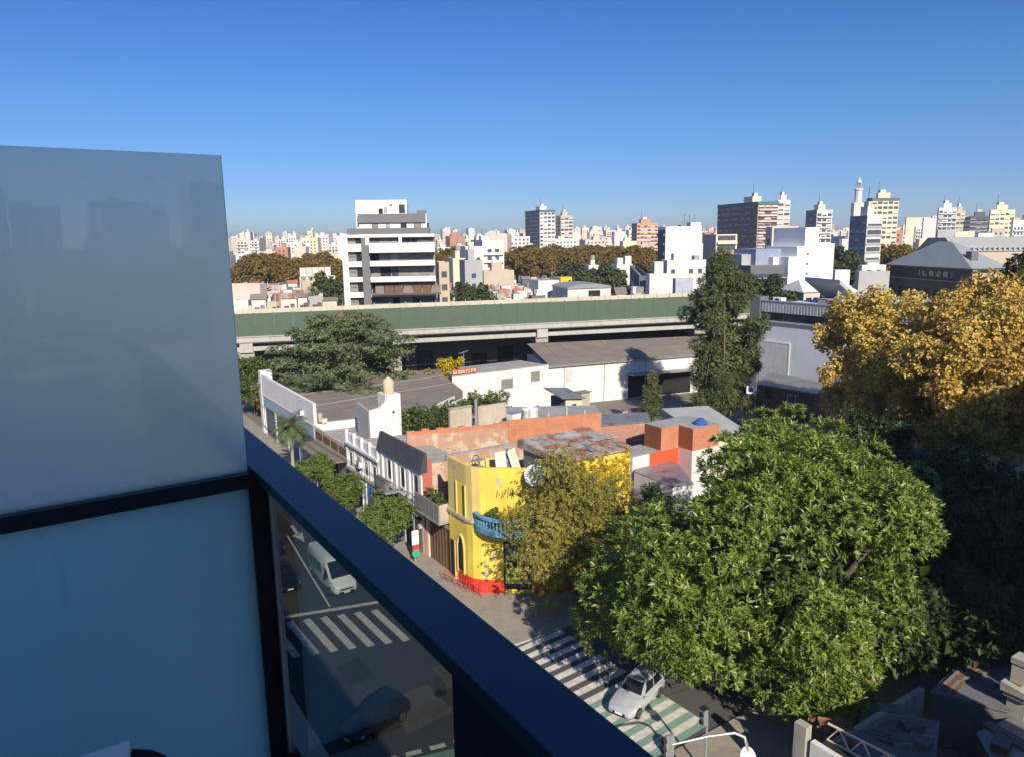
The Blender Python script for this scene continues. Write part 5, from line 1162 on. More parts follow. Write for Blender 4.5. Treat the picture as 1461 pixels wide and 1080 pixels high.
p = AtD(1026, 560, 101); tree('conifer_tree', 'tall ragged grey-green conifer before the viaduct', (p[0], p[1], 0), con, 22, .42, cs[:12])
cs, rs = [], []
for i in range(26):
    k = (i+.5)/26; a = r.random()*6.28; q = 1.5*(1-k)+.15; cs.append((q*math.cos(a), q*math.sin(a), 1.4+6.2*k)); rs.append((.45, .45, .55))
me = leaf_mesh('young_crown', cs, rs, CON, 900, .5, .1, 7, shell=.8, elev=(10, 75), seed=66)
p = AtD(930, 572, 100); tree('young_conifer', 'thin young conifer against the white warehouse', (p[0], p[1], 0), me, 7.4, .1, cs[:6])

# layered cedar
cs, rs = [], []; r = np.random.default_rng(71)
for lay, (z, R0) in enumerate([(4.6, 8.6), (5.9, 9.4), (7.2, 9.7), (8.5, 9.7), (9.8, 9.3), (11.0, 8.8), (12.2, 8.0), (13.3, 6.9), (14.3, 5.4), (15.1, 3.6)]):
    for i in range(int(5+R0*1.9)):
        a = r.random()*6.28; q = R0*math.sqrt(r.random())*(.78+.3*r.random()); b = 1.0+.8*r.random(); cs.append((q*math.cos(a)*1.16, q*math.sin(a), z+r.normal()*.35-.06*q)); rs.append((b*1.35, b*1.35, b*.36))
ced = leaf_mesh('cedar_crown', cs, rs, CED, 12500, .5, .13, 7, up=.8, out=.5, shell=.5, elev=(5, 45), seed=72, tilt=.25)
p = AtD(491, 530, 107); tree('cedar_tree', 'broad cedar with flat layered branches before the viaduct', (p[0], p[1], 0), ced, 16, .55, cs[:20])

# shrubs and small trees by the viaduct
def bush(name, lab, loc, blobs, mat, n, L, Wd, seed, cat='shrub', grp=None, stems=True):
    cs = [b[:3] for b in blobs]; rs = [b[3] for b in blobs]
    t = thing(name, lab, cat, loc, 0.0, grp); mesh_part(leaf_mesh('foliage', cs, rs, mat, n, L, Wd, 6, shell=.6, seed=seed), 'foliage', t)
    if stems:
        m = MB()
        for c in cs[:8]: m.tube([(c[0]*.15, c[1]*.15, -.05), (c[0]*.6, c[1]*.6, c[2]*.5), c], [.08, .05, .02], BARK, 5)
        m.build('stems', t)
    return t
r = np.random.default_rng(81)
def rb(n, sx, sy, z0, z1, b): return [(r.normal()*sx, r.normal()*sy, z0+(z1-z0)*r.random(), b*(.7+.6*r.random())) for _ in range(n)]
for i, (px, py, D, h, w_, lab) in enumerate([(362, 560, 116, 8.0, 1.8, 'yellow-green tree beside the left viaduct pier'), (385, 545, 113, 6.2, 1.6, 'leggy yellow-green bush left of the cedar')]):
    p = AtD(px, py, D); bush('roadside_tree', lab, (p[0], p[1], 0), rb(16, w_*.6, w_*.6, 2, h, 1.1), OLV if i else GRN, 1500, .42, .2, 82+i, 'tree')
p = AtY(640, 520, 97); bush('golden_bush', 'bright golden bush above the white workshop roof', (p[0], p[1], 0), rb(12, 1.0, .8, 5.5, 8.6, .75), YLW, 700, .32, .2, 85)
p = AtY(600, 520, 96); bush('brown_bush', 'dry brown-green bush right of the cedar', (p[0], p[1], 0), rb(12, 2.0, .8, 4.5, 6.6, .8), OLV, 700, .32, .2, 86)
hb = [(x, r.normal()*.7, 5.6+.5*r.random()+(1.1 if x > 7 else .9)*r.random(), .85+.35*r.random()) for x in np.linspace(0, 12.5, 22) for _ in range(2)]
hb += [(x, r.normal()*.5, z, .9) for x in np.linspace(.2, 12, 12) for z in (1.5, 3.2, 4.6)]
bush('hedge', 'long overgrown green hedge beside the white stair tower', (33.4, 73.6, 0), hb, HDG, 3600, .34, .15, 87, 'hedge')
bush('shrub', 'wispy green shrub in front of the white workshop wall', AtY(705, 575, 78)[:2]+(0,), rb(10, .9, .7, 3.5, 6.6, .7), HDG, 700, .4, .1, 88)
bush('weeds', 'rank weeds growing behind the white water tanks', (46.5, 70.5, 0), rb(16, 2.2, .7, 3.2, 5.6, .7), HDG, 900, .35, .1, 89, 'weeds')
bush('terrace_plant', 'dark potted bush on the grey boxed balcony', (26.8, 49.2, 4.6), rb(7, .3, .3, .6, 2.5, .42), GRD, 260, .22, .12, 90, 'plant')
bush('terrace_plant', 'grey-green plants spilling over the grey boxed balcony', (25.4, 50.6, 4.6), rb(9, .2, .8, .3, 1.6, .36), HDG, 300, .2, .1, 91, 'plant')
bush('balcony_plant', 'yellow-green potted plant on the blue balcony', (26.2, 43.2, 5.5), rb(6, .25, .25, .3, 1.2, .3), GRN, 160, .18, .09, 92, 'plant')
bush('balcony_plant', 'yellow leafy plant against the wall behind the blue balcony', (27.6, 41.9, 5.5), rb(7, .5, .3, .3, 1.5, .4), YLW, 220, .2, .1, 93, 'plant')
bush('bare_bush', 'dark tangled bush in the shaded gap right of the autumn tree', AtY(930, 720, 44)[:2]+(0,), rb(12, 1.6, 1.0, 1.0, 4.6, 1.0), GRD, 900, .3, .13, 94)

# avenue street trees
def street_tree(label, loc, h, rad, seed, mat=GRN):
    cs, rs = crown_blobs((0, 0, h-rad*.9), (rad*1.1, rad*1.1, rad*.95), 17, rad*.42, seed, .72)
    me = leaf_mesh('crown', cs, rs, mat, 1700, .30, .11, 7, up=.3, out=.8, shell=.6, elev=(0, 60), droop=.12, seed=seed)
    tree('street_tree', label, loc, me, h-rad, .09, cs[:8], BARKL, 'young street trees on the avenue')
for px, py, X, h, rad, sd, lab in [(452, 672, 22.4, 4.4, 1.7, 101, 'young street tree just below the palm'), (492, 700, 22.4, 4.6, 1.8, 102, 'young street tree in front of the blue door'), (552, 735, 22.3, 4.8, 1.9, 103, 'bright young street tree in front of the slate-topped shop house')]:
    p = AtX(px, py, X); street_tree(lab, (X, p[1], .13), p[2]+rad*.9, rad, sd)
# palm
def palm(label, loc, h, nf, L, seed):
    t = thing('palm_tree', label, 'tree', loc, 0.0); r = np.random.default_rng(seed); V, F = [], []
    for i in range(nf):
        a = i*2.399; e0 = math.radians(75-95*(i/nf)); P = np.array([0, 0, h]); d = np.array([math.cos(a)*math.cos(e0), math.sin(a)*math.cos(e0), math.sin(e0)])
        sd = np.array([-math.sin(a), math.cos(a), 0])
        for s in range(13):
            Q = P+d*L/13; d = unit(d+np.array([0, 0, -.13])); ln = .75*math.sin(math.pi*(s+1.2)/15)+.1
            for q in (-1, 1):
                for m_ in range(2):
                    b0 = P+(Q-P)*(.5*m_); tip = b0+sd*q*ln*.8+d*ln*.5+np.array([0, 0, -.28*ln]); b1 = b0+d*.09; k = len(V); V += [b0, b1, tip]; F.append((k, k+1, k+2))
            P = Q
    me = bpy.data.meshes.new('crown'); me.from_pydata([tuple(v) for v in V], [], F); me.materials.append(PLM); me.update(); mesh_part(me, 'crown', t)
    m = MB(); m.tube([(0, 0, -.1), (.05, 0, h*.5), (0, 0, h)], [.22, .16, .14], BARKL, 9)
    for k in range(24): m.lathe([(.18, 0), (.19, .03), (.17, .05)], (.03, 0, .2+h*k/25), BARKL, 9)
    m.build('trunk', t)
p = AtX(414, 612, 22.6); palm('lone palm tree on the avenue pavement by the white shop', (22.6, p[1], .13), p[2]+.1, 34, 2.5, 5)

# trees beyond the viaduct: three crowns, copied
def far_crown(seed, mat, rad=(6.5, 6.5, 6.5), cz=11.5, n=2600, L=.85):
    cs, rs = crown_blobs((0, 0, cz), rad, 46, 1.75, seed, .66, -.5)
    return join_leaf('far_crown', [dict(centers=cs, radii=rs, mat=mat, n=n, L=L, Wd=L*.7, k=5, shell=.4, seed=seed)])
def far_proto(name, lab, seed, mat, grp, **k):
    t = thing(name, lab, 'tree', (0, 0, -200), 0.0, grp); mesh_part(far_crown(seed, mat, **k), 'crown', t); trunk_part(t, 9, .4, [(2, 1, 12), (-2, 0, 12), (0, -2, 13)], BARK); return t
PR = [far_proto('autumn_plane', 'x', s, FAR, 'autumn trees in the park beyond the viaduct') for s in (201, 202, 203)]
PG = [far_proto('green_tree', 'x', s, FARG, 'green trees among the houses beyond the viaduct') for s in (211, 212)]
used = set()
def far_tree(protos, px, D, h, lab, i, wid=1.0):
    pr = protos[i % len(protos)]; p = AtD(px, 400, D); s = h/18.5
    c = pr if id(pr) not in used else dup(pr); used.add(id(pr))
    c.location = (p[0], p[1], 0); c.rotation_euler = (0, 0, i*1.3); c.scale = (s*wid, s*wid, s); c['label'] = lab
k = 0
rows = [(range(352, 486, 11), 330, 'russet park tree left of the terraced apartment block'), (range(622, 660, 12), 380, 'russet park tree just right of the terraced apartment block'),
        (range(730, 935, 10), 400, 'russet park tree in the long row below the twin-faced tower'), (range(736, 940, 12), 360, 'russet park tree in the front row below the twin-faced tower'),
        (range(1250, 1292, 11), 330, 'russet tree right of the slim white tower'), (range(1165, 1200, 12), 420, 'russet tree behind the white stepped block'), (range(1052, 1080, 12), 300, 'russet tree at the foot of the red and white tower'),
        (range(1390, 1461, 14), 420, 'russet tree behind the slate-roofed hall')]
for rg, D, lab in rows:
    for px in rg:
        far_tree(PR, px+random.uniform(-3, 3), D+random.uniform(-18, 18), random.uniform(17, 22) if D > 310 else 15, lab, k, random.uniform(.95, 1.25)); k += 1
for px, D, h, lab in [(345, 240, 14, 'green tree at the left edge below the russet trees'), (372, 250, 12.5, 'low green tree below the left russet trees'), (462, 210, 16.5, 'green tree left of the terraced apartment block'),
        (662, 185, 15.3, 'rounded green tree right of the terraced apartment block'), (684, 180, 14.3, 'loose grey-green tree right of the rounded green one'), (668, 178, 12.5, 'low green tree near the viaduct fence'),
        (812, 215, 17.5, 'grey-green tree right of the yellow wall, leftmost of three'), (838, 225, 17, 'grey-green tree in the middle right of the yellow wall'), (862, 205, 18, 'grey-green tree right of the yellow wall, rightmost of three'),
        (1090, 150, 18.5, 'green tree between the conifer and the white stepped block'), (1105, 165, 16.5, 'lower green tree before the white stepped block'), (1150, 130, 14.5, 'dusty green tree behind the factory roof'), (1172, 133, 14, 'small dusty tree behind the factory roof'),
        (1195, 250, 22, 'dark green tree left of the slim white tower')]:
    far_tree(PG, px, D, h, lab, k); k += 1

# ------------------------------------------------------------------ the city beyond
def at_heading(px, D, heading):
    p = AtD(px, 360, D); return (p[0], p[1], 0), -R_(heading)
def corner_block(pxL, pxC, pxR, ytop, D, heading=20.0):
    """corner seen at pxC, D metres off: front runs right to pxR, side runs back-left to pxL; gives place, turn, width, depth, height"""
    c = AtD(pxC, ytop, D); a = R_(heading); fx = (math.cos(a), -math.sin(a)); sx = (math.sin(a), math.cos(a))
    def solve(px, d):
        q = ray(px, 360); A = np.array([[d[0], -q[0]], [d[1], -q[1]]]); s = np.linalg.solve(A, [-c[0], -c[1]]); return abs(float(s[0]))
    return (c[0], c[1], 0), -a, max(solve(pxR, fx), 1.5), max(solve(pxL, sx), 1.5), c[2]
PAL = {'white': M('city_white', (.60, .58, .545), .85, .12, .15, dirt=.45), 'cream': M('city_cream', (.66, .56, .40), .85, .08, .1, dirt=.25), 'grey': M('city_grey', (.36, .36, .355), .85, .1, .1, dirt=.3),
       'sand': M('city_sand', (.48, .40, .30), .88, .1, .1, dirt=.3), 'terracotta': M('city_terracotta', (.40, .20, .13), .88, .12, .1, dirt=.25), 'pink': M('city_pink', (.60, .49, .42), .88, .1, .1, dirt=.2), 'dark': M('city_dark', (.12, .125, .135), .8, .1, .1)}
CWIN = M('city_window', (.075, .085, .10), .3, .3, .3)
def rooftop(mb, x0, x1, y0, y1, h, wall, r, small=False):
    w, d = x1-x0, y1-y0
    mb.box(x0, y0, h, x1, y0+.25, h+.9, wall); mb.box(x0, y0+.25, h, x0+.25, y1, h+.9, wall); mb.box(x1-.25, y0+.25, h, x1, y1, h+.9, wall); mb.box(x0+.25, y1-.25, h, x1-.25, y1, h+.9, wall)
    if w > 4 and d > 4:
        a = x0+w*r.uniform(.15, .5); b = y0+d*r.uniform(.2, .5); hh = r.uniform(2.2, 4.0)
        mb.box(a, b, h+.01, a+min(w*.35, 5), b+min(d*.4, 5), h+hh, wall, TAR2)
        if r.random() < .6: mb.lathe([(.8, 0), (.9, .2), (.9, 1.5), (.4, 1.9)], (a+1.2, b+1.2, h+hh+.01), r.choice((METW, GREYW, PAL['cream'])), 8)
        if r.random() < .35: mb.tube([(a+.5, b+.5, h+hh), (a+.5, b+.5, h+hh+r.uniform(2, 6))], .07, METD, 4)
        if r.random() < .4: mb.box(x1-2.6, y1-2.8, h+.01, x1-.8, y1-.6, h+2.1, r.choice((GREYW, TILE, WHITE2)))
def windows(mb, face, L, z0, h, x_or_y, r, fl=3.0, bay=3.0, ww=1.4, wh=1.4, mat=CWIN, bal=0.0, slab=None, skip=.06):
    """rows of openings on a local face: 'f' front (y=0), 'l' left (x=0), 'r' right (x=w)"""
    n = max(1, int((h-z0-.6)/fl)); m = max(1, int((L-.8)/bay)); off_ = (L-m*bay)/2
    for i in range(n):
        for j in range(m):
            if r.random() < skip: continue
            a = off_+j*bay+(bay-ww)/2; b = a+ww; u = z0+i*fl+.9; v = u+wh
            if face == 'f': mb.quad((a, -.04, u), (b, -.04, u), (b, -.04, v), (a, -.04, v), mat)
            elif face == 'l': mb.quad((-.04, b, u), (-.04, a, u), (-.04, a, v), (-.04, b, v), mat)
            else: mb.quad((x_or_y+.04, a, u), (x_or_y+.04, b, u), (x_or_y+.04, b, v), (x_or_y+.04, a, v), mat)
        if bal:
            u = z0+i*fl
            if face == 'f': mb.box(.3, -bal, u-.1, L-.3, -.045, u+.75, slab)
            elif face == 'l': mb.box(-bal, .3, u-.1, -.045, L-.3, u+.75, slab)
def block(name, label, cat, pxL, pxC, pxR, ytop, D, wall, heading=20., style='', seed=0, group=None, side=None, roof=TAR2, base=0):
    loc, rz, w, d, h = corner_block(pxL, pxC, pxR, ytop, D, heading); r = random.Random(seed); mb = MB()
    mb.box(0, 0, base, w, d, h-.9, wall, roof); rooftop(mb, 0, w, 0, d, h-.9, wall, r)
    if side: mb.quad((-.02, d, 0), (-.02, 0, 0), (-.02, 0, h), (-.02, d, h), side)
    if 'F' in style: windows(mb, 'f', w, 1, h, 0, r, bal=1.0 if 'B' in style else 0, slab=wall, ww=1.7 if 'B' in style else 1.3)
    if 'L' in style: windows(mb, 'l', d, 1, h, 0, r, bal=1.0 if 'C' in style else 0, slab=wall)
    if name == 'house' and group:          # low houses: yard walls, sheds, pitched roofs, tanks and washing on the roofs
        hh = h-.9
        if r.random() < .4: 
            k = r.uniform(.8, 1.7); m2 = r.choice((TILE, CORRG, CORRR, TAR)); mb.add([(-.3, -.3, hh+.91), (w+.3, -.3, hh+.91), (w+.3, d+.3, hh+.91), (-.3, d+.3, hh+.91), (-.3, d/2, hh+.9+k), (w+.3, d/2, hh+.9+k)], [(0, 1, 5, 4), (2, 3, 4, 5), (1, 2, 5), (3, 0, 4)], m2)
        else:
            for q_ in range(r.randint(1, 4)):
                a, b = w*r.uniform(.05, .75), d*r.uniform(.05, .7); mb.box(a, b, hh+.02, a+r.uniform(.8, 2.6), b+r.uniform(.8, 2.4), hh+r.uniform(.8, 2.4), r.choice((PAL['white'], PAL['grey'], PAL['sand'], CORRG, PAL['terracotta'], METW)))
        x0 = r.uniform(-.6, .6)*w; mb.box(x0, -2.5, 0, x0+w*.6, -.1, h*r.uniform(.5, .85), r.choice((wall, PAL['grey'], PAL['sand'])), r.choice((CORRG, CORRR, TAR2)))
        mb.box(w*.2, -.05, hh-2.2, w*.2+1.2, -.01, hh-.9, CWIN); mb.box(w*.6, -.05, hh-2.3, w*.6+1, -.01, hh-.4, r.choice((CWIN, SHUT, WOODB)))
    o = solo(mb, name, label, cat, loc, rz, group); return o, w, d, h

# --- terraced grey and white apartment block behind the viaduct (own coordinates, front towards us)
loc, rz = at_heading(555, 160, 27.7); loc = (loc[0], loc[1], 0)
T = thing('terrace_block', 'seven-storey grey and white apartment block with stepped terraces, behind the viaduct', 'apartment block', loc, rz)
GB = M('block_grey', (.155, .155, .16), .8, .08, .3); WB = M('block_white', (.74, .71, .66), .85, .05, .4, dirt=.15); RECESS = M('balcony_recess', (.24, .225, .215), .85, .2, .5)
def X_(zx): return (zx-560)*.0251
def Z_(zy): return 34-(zy-110)*.0251
w = MB(); w.box(X_(178), 1.3, 0, X_(940), 15, Z_(420), RECESS, TAR2); w.box(X_(175), .0, 0, X_(222), 15, Z_(398), WB); w.box(X_(900), 14, 0, X_(940), 15.2, Z_(398), WB); w.build('core_wall', T)
w = MB(); w.box(X_(172), 0.3, 0, X_(175)-.002, 14.9, Z_(400), GREYW); w.build('side_wall', T)  # grey skin: the left side's shade put into its colour
w = MB(); w.box(X_(335), -.15, 0, X_(400), 2, Z_(420), GB); w.build('grey_pier', T)
w = MB(); w.box(X_(223), -.1, Z_(420)+.002, X_(940), 14.5, Z_(396), WB, TAR2); w.build('top_slab', T)
w = MB(); w.box(X_(222), .1, Z_(394), X_(900), .4, Z_(345), GB); w.box(X_(222), .4, Z_(394), X_(230), 13, Z_(345), GB); w.box(X_(890), .4, Z_(394), X_(900), 13, Z_(345), GB); w.build('terrace_parapet', T)
w = MB(); w.box(X_(315), 2.4, Z_(396), X_(880), 14, Z_(228), WB, TAR2); w.build('setback_wall', T)
w = MB(); w.box(X_(308), 1.9, Z_(299), X_(872), 2.39, Z_(226), GB); w.box(X_(308), 2.4, Z_(299), X_(314), 13.8, Z_(226), GB); w.box(X_(800), 3, Z_(226), X_(872), 9, Z_(200), GB); w.build('grey_band', T)
w = MB(); w.box(X_(290), 3.2, Z_(345), X_(715), 13, Z_(112), WB, TAR2); w.box(X_(650), 3.15, Z_(150), X_(718), 3.19, Z_(118), WB); w.tube([(X_(560), 6, Z_(112)), (X_(560), 6, Z_(104))], .1, METG, 5); w.box(X_(650), 5, Z_(112), X_(690), 7, Z_(104), GREYW); w.build('penthouse', T)
for a, b, c, d_, m_ in ((480, 515, 182, 226, DARK), (522, 552, 172, 222, GREYW), (650, 700, 150, 222, WIN), (572, 596, 145, 165, SHUT)):
    w = MB(); w.box(X_(a), 3.12, Z_(d_), X_(b), 3.17, Z_(c), m_); w.box(X_(a)-.06, 3.1, Z_(d_)-.1, X_(b)+.06, 3.19, Z_(d_)-.002, WB); w.build('window', T)
for a, b, m_ in ((420, 475, SHUT), (535, 570, GREYW), (660, 710, WIN), (770, 832, SHUT), (880, 898, WIN)):
    w = MB(); w.box(X_(a), 2.32, Z_(345), X_(b), 2.38, Z_(300), m_); w.box(X_(a), 2.28, Z_(302), X_(b), 2.319, Z_(299), WB); w.build('window', T)
for i, (c, d_) in enumerate(((470, 535), (615, 660), (745, 785), (870, 915))):
    w = MB(); w.box(X_(223), -.05, Z_(d_), X_(333), 1.5, Z_(c), WB); w.build('balcony_parapet', T)
for c, d_ in ((427, 468), (540, 613), (667, 742), (792, 866), (920, 985)):
    w = MB(); w.box(X_(222), .9, Z_(d_), X_(285), .96, Z_(c), RECESS); w.box(X_(230), .86, Z_((c+d_)/2+6), X_(278), .9, Z_((c+d_)/2-6), DGREY); w.box(X_(290), .7, Z_(d_), X_(330), .9, Z_(c), DARK); w.build('window', T)
GBR = M('smoky_brown_glass', (.15, .09, .065), .25, .15, .6)
for i, (c, d_) in enumerate(((466, 545), (612, 655), (742, 786), (887, 910))):
    w = MB(); w.box(X_(402), -1.2, Z_(d_), X_(940), 1.4, Z_(d_)+.18, WB); w.box(X_(402), -1.2, Z_(d_)+.182, X_(940), -1.02, Z_(c), WB if i != 3 else CONC); w.build('balcony', T)
for k in range(7):
    w = MB(); w.box(X_(440+78*k), -1.75, Z_(880), X_(512+78*k), -1.7, Z_(818), GBR if k % 3 else M('smoky_grey_glass', (.22, .19, .16), .25)); w.box(X_(440+78*k), -1.78, Z_(820), X_(512+78*k), -1.68, Z_(815), WOODB); w.build('glass_railing', T)
w = MB(); w.box(X_(410), -1.8, Z_(895), X_(985), -1.1, Z_(884), WOODB); w.build('railing_base', T)
w = MB(); w.box(X_(645), -1.0, Z_(466), X_(670), 1.2, Z_(421), WB); w.box(X_(370), -.2, Z_(480), X_(401), 1.2, Z_(421), WB); w.build('balcony_column', T)
rr = random.Random(9)
for c, d_ in ((425, 464), (548, 612), (660, 742), (790, 884), (912, 985)):
    xx = 408
    for k, wd in enumerate((70, 95, 62, 110, 60, 100)):
        if xx+wd > 940: break
        m_ = [RECESS, SHUT, DARK, GREYW, WIN, SHUT][(k+rr.randint(0, 2)) % 6]
        w = MB(); w.box(X_(xx), 1.2, Z_(d_), X_(xx+wd-8), 1.27, Z_(c+8), m_); w.box(X_(xx), 1.15, Z_(c+9), X_(xx+wd-8), 1.28, Z_(c+5), DGREY); w.build('window', T); xx += wd
# --- named towers and large blocks
def tower_parts(name, label, args, wall, band=None, heading=20., fl=3.0, crown=None, shade_side=None, bay=3.2, balcony=False, group=None):
    loc, rz, w, d, h = corner_block(*args, heading); t = thing(name, label, 'tower', loc, rz, group); r = random.Random(len(label))
    m = MB(); m.box(0, 0, 0, w, d, h, wall, TAR2)
    m.build('wall', t)
    if shade_side: q = MB(); q.box(-.15, .05, 0, -.005, d-.05, h-.02, shade_side); q.build('side_wall', t)  # left face skin, darkened for the shade on that side
    n = int((h-3)/fl)
    for i in range(n):
        z = h-1.6-fl*(i+1)
        if z < 6: break
        q = MB(); mm = max(1, int(w/bay))
        for j in range(mm):
            a = w/mm*j+.35; b = w/mm*(j+1)-.35
            q.box(a, -.03, z+.9, b, -.005, z+2.5, CWIN)
            if r.random() < .6: q.box(a, -.06, z+2.5-r.uniform(.2, 1.2), b, -.031, z+2.5, PAL['white'])
        if q.v: q.build('window_row', t)
        q = MB(); mm = max(1, int(d/bay))
        for j in range(mm):
            a = d/mm*j+.5; b = d/mm*(j+1)-.5; x0 = -.17 if shade_side else -.03
            q.box(x0, a, z+.9, x0+.015, b, z+2.4, CWIN)
            if r.random() < .5: q.box(x0-.03, a, z+1.6, x0-.001, b, z+2.4, PAL['grey'])
        if q.v: q.build('side_window_row', t)
        if band:
            q = MB(); q.box(-.02, -.12, z+.02, w, -.061, z+.75, band)
            if balcony: q.box(.4, -1.1, z-.05, w-.4, -.121, z+.1, band); q.box(.4, -1.1, z+.101, w-.4, -1.0, z+.85, band)
            q.build('balcony' if balcony else 'floor_band', t)
    if crown: q = MB(); q.box(-.3, -.3, h-1.7, w+.3, d+.3, h+.002, crown); q.build('roof_band', t)
    q = MB(); a, b = w*.25, d*.25; q.box(a, b, h+.01, a+w*.45, b+min(d*.4, 9), h+3.2, PAL['cream'] if 'red' in label else wall, TAR2); q.box(a+w*.1, b+.6, h+3.21, a+w*.3, b+3, h+5, PAL['white']); q.build('roof_house', t)
    q = MB(); q.tube([(a+.6, b+.6, h+3), (a+.6, b+.6, h+10)], .09, METD, 5); q.build('aerial', t)
    return t, w, d, h
REDT = M('red_white_tower', (.42, .17, .11), .85, .08, .2)
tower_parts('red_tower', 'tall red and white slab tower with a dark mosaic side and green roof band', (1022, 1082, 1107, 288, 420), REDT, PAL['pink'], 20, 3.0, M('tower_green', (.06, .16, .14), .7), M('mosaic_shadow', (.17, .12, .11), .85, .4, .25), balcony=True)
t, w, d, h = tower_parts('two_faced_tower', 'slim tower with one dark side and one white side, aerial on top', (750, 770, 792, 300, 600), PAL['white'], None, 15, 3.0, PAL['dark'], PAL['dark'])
tower_parts('white_tower', 'slim white tower with a dark blue side right of the white stepped block', (1210, 1238, 1256, 308, 300), PAL['white'], GREYW, 22, 3.0, None, M('blue_grey_shade_side', (.16, .19, .25), .7, .15, .3))
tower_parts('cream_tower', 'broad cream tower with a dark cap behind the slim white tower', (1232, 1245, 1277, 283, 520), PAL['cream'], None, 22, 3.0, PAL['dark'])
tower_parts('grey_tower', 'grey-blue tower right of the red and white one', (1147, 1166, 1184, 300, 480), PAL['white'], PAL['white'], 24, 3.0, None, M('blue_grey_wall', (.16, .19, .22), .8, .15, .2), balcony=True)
tower_parts('beige_tower', 'narrow beige tower just right of the two-faced one', (793, 800, 817, 308, 640), PAL['sand'], PAL['white'], 10, 3.0)
tower_parts('terracotta_tower', 'orange brick tower above the russet park trees', (901, 909, 938, 319, 640), M('orange_tower', (.55, .25, .14), .85, .08, .2), PAL['cream'], 15, 3.0, None, PAL['dark'])
tower_parts('pale_tower', 'pale tower close behind the red and white slab', (1105, 1110, 1124, 286, 520), PAL['white'], PAL['pink'], 20)
tower_parts('hill_tower', 'white tower on the skyline above the slate-roofed hall', (1336, 1340, 1360, 297, 620), PAL['white'], PAL['white'], 30, 3, None, None, balcony=True)
tower_parts('hill_tower', 'beige tower right of the white one above the slate-roofed hall', (1361, 1364, 1372, 301, 640), PAL['sand'], None, 30)
tower_parts('yellowish_block', 'pale yellow stepped block high on the right skyline', (1408, 1414, 1442, 300, 600), M('pale_yellow_wall', (.70, .62, .38), .85, .06, .2), None, 30)
tower_parts('dark_block', 'long dark block left of the pale yellow one on the skyline', (1372, 1385, 1413, 309, 640), PAL['dark'], PAL['grey'], 60)
# church-like tower with a finial
loc, rz = at_heading(1219, 560, 40); t = thing('bell_tower', 'slender white tower topped by a lantern', 'tower', loc, rz)
q = MB(); q.box(-3.2, -3.2, 0, 3.2, 3.2, 45, PAL['white']); q.box(-3.4, -3.4, 44, 3.4, 3.4, 44.8, PAL['cream'])
q.build('shaft', t); q = MB(); q.lathe([(2.4, 45), (2.4, 53), (2.9, 53.2), (2.9, 54), (1.6, 54.5)], (0, 0, 0), PAL['white'], 10); q.build('drum', t)
q = MB()
for k in range(6): a = k*math.pi/3; q.tube([(1.3*math.cos(a), 1.3*math.sin(a), 54.4), (1.3*math.cos(a), 1.3*math.sin(a), 58)], .25, PAL['grey'], 5)
q.lathe([(1.7, 58), (1.7, 58.5), (.3, 60.5), (.1, 62.5)], (0, 0, 0), PAL['white'], 10); q.build('lantern', t)
# white stepped block, right of the conifer
loc, rz, w, d, h = corner_block(1126, 1127, 1190, 340, 190, 16); t = thing('stepped_white_block', 'bright white stepped block with a blank front and tiny vents', 'building', loc, rz)
def hz(y): return HEYE+(h-HEYE)*(y-333)/(340-333)
W9 = M('bright_white_wall', (.80, .79, .75), .85, .03, .3, dirt=.06)
k_ = w/63.0
q = MB(); q.ext([(0, 0), (w, 0), (w, hz(349)), ((1167-1127)*k_, hz(347)), ((1167-1127)*k_, hz(326)), ((1148-1127)*k_, hz(326)), ((1148-1127)*k_, hz(352)), ((1138-1127)*k_, hz(352)), ((1138-1127)*k_, hz(366)), (0, hz(366))], 'y', 0, 12, W9); q.build('wall', t)
for yy in (362, 376, 390):
    q = MB(); x0 = (1151-1127)*k_; q.box(x0, -.06, hz(yy)-.2, x0+.7, -.003, hz(yy)+.2, DGREY); q.box(x0-.05, -.12, hz(yy)-.26, x0+.75, -.003, hz(yy)-.201, METG); q.build('vent', t)
q = MB(); q.box(-9.5, 1.2, 0, -.02, 12, hz(377), PAL['dark'], TAR2); q.box(-7, 3, hz(377), -.02, 12, hz(355), M('blue_grey_shade_side2', (.25, .28, .38), .8), TAR2); q.box(-9.5, 5, hz(377), -6.9, 12, hz(362), PAL['grey']); q.box(-3.5, 1.1, hz(377), -2, 3, hz(366), W9); q.build('rear_wing', t)
for i in range(4):
    q = MB(); z = hz(377)-3.0*(i+1); q.box(-9.6, .2, z-.1, -.05, 1.19, z+.12, GREYW); q.box(-9.6, .2, z+.121, -.05, .26, z+1.0, WINB); q.build('glass_balcony', t)
block('pinkish_block', 'pinkish block rising behind the bright white stepped one', 'building', 1091, 1102, 1137, 324, 225, PAL['pink'], 18, 'L', 31)
# big white party-wall block
loc, rz, w, d, h = corner_block(938, 950, 1000, 324, 250, 22); t = thing('blank_white_block', 'large blank white party wall rising left of the cream block', 'building', loc, rz)
q = MB(); q.box(0, 0, 0, w, d, h, M('chalk_wall', (.72, .69, .66), .85, .04, .3, dirt=.1), TAR2); q.box(w*.7, .3, h, w, d*.5, h+1.3, PAL['white']); q.box(w*.42, .02, h-1.5, w*.47, 2, h+.6, CONC2); q.build('wall', t)
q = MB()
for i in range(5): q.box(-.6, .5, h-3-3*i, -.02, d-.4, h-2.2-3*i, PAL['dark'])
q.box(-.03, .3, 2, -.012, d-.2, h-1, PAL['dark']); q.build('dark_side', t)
q = MB()
for k in range(6): q.tube([(w*(.55+.07*k), 3, h), (w*(.55+.07*k), 3, h+2+2*((k*3) % 2))], .06, METD, 4)
q.build('aerials', t)
block('white_annex', 'long stained white annex under the blank white wall', 'building', 942, 952, 1008, 372, 238, PAL['white'], 22, 'F', 3)
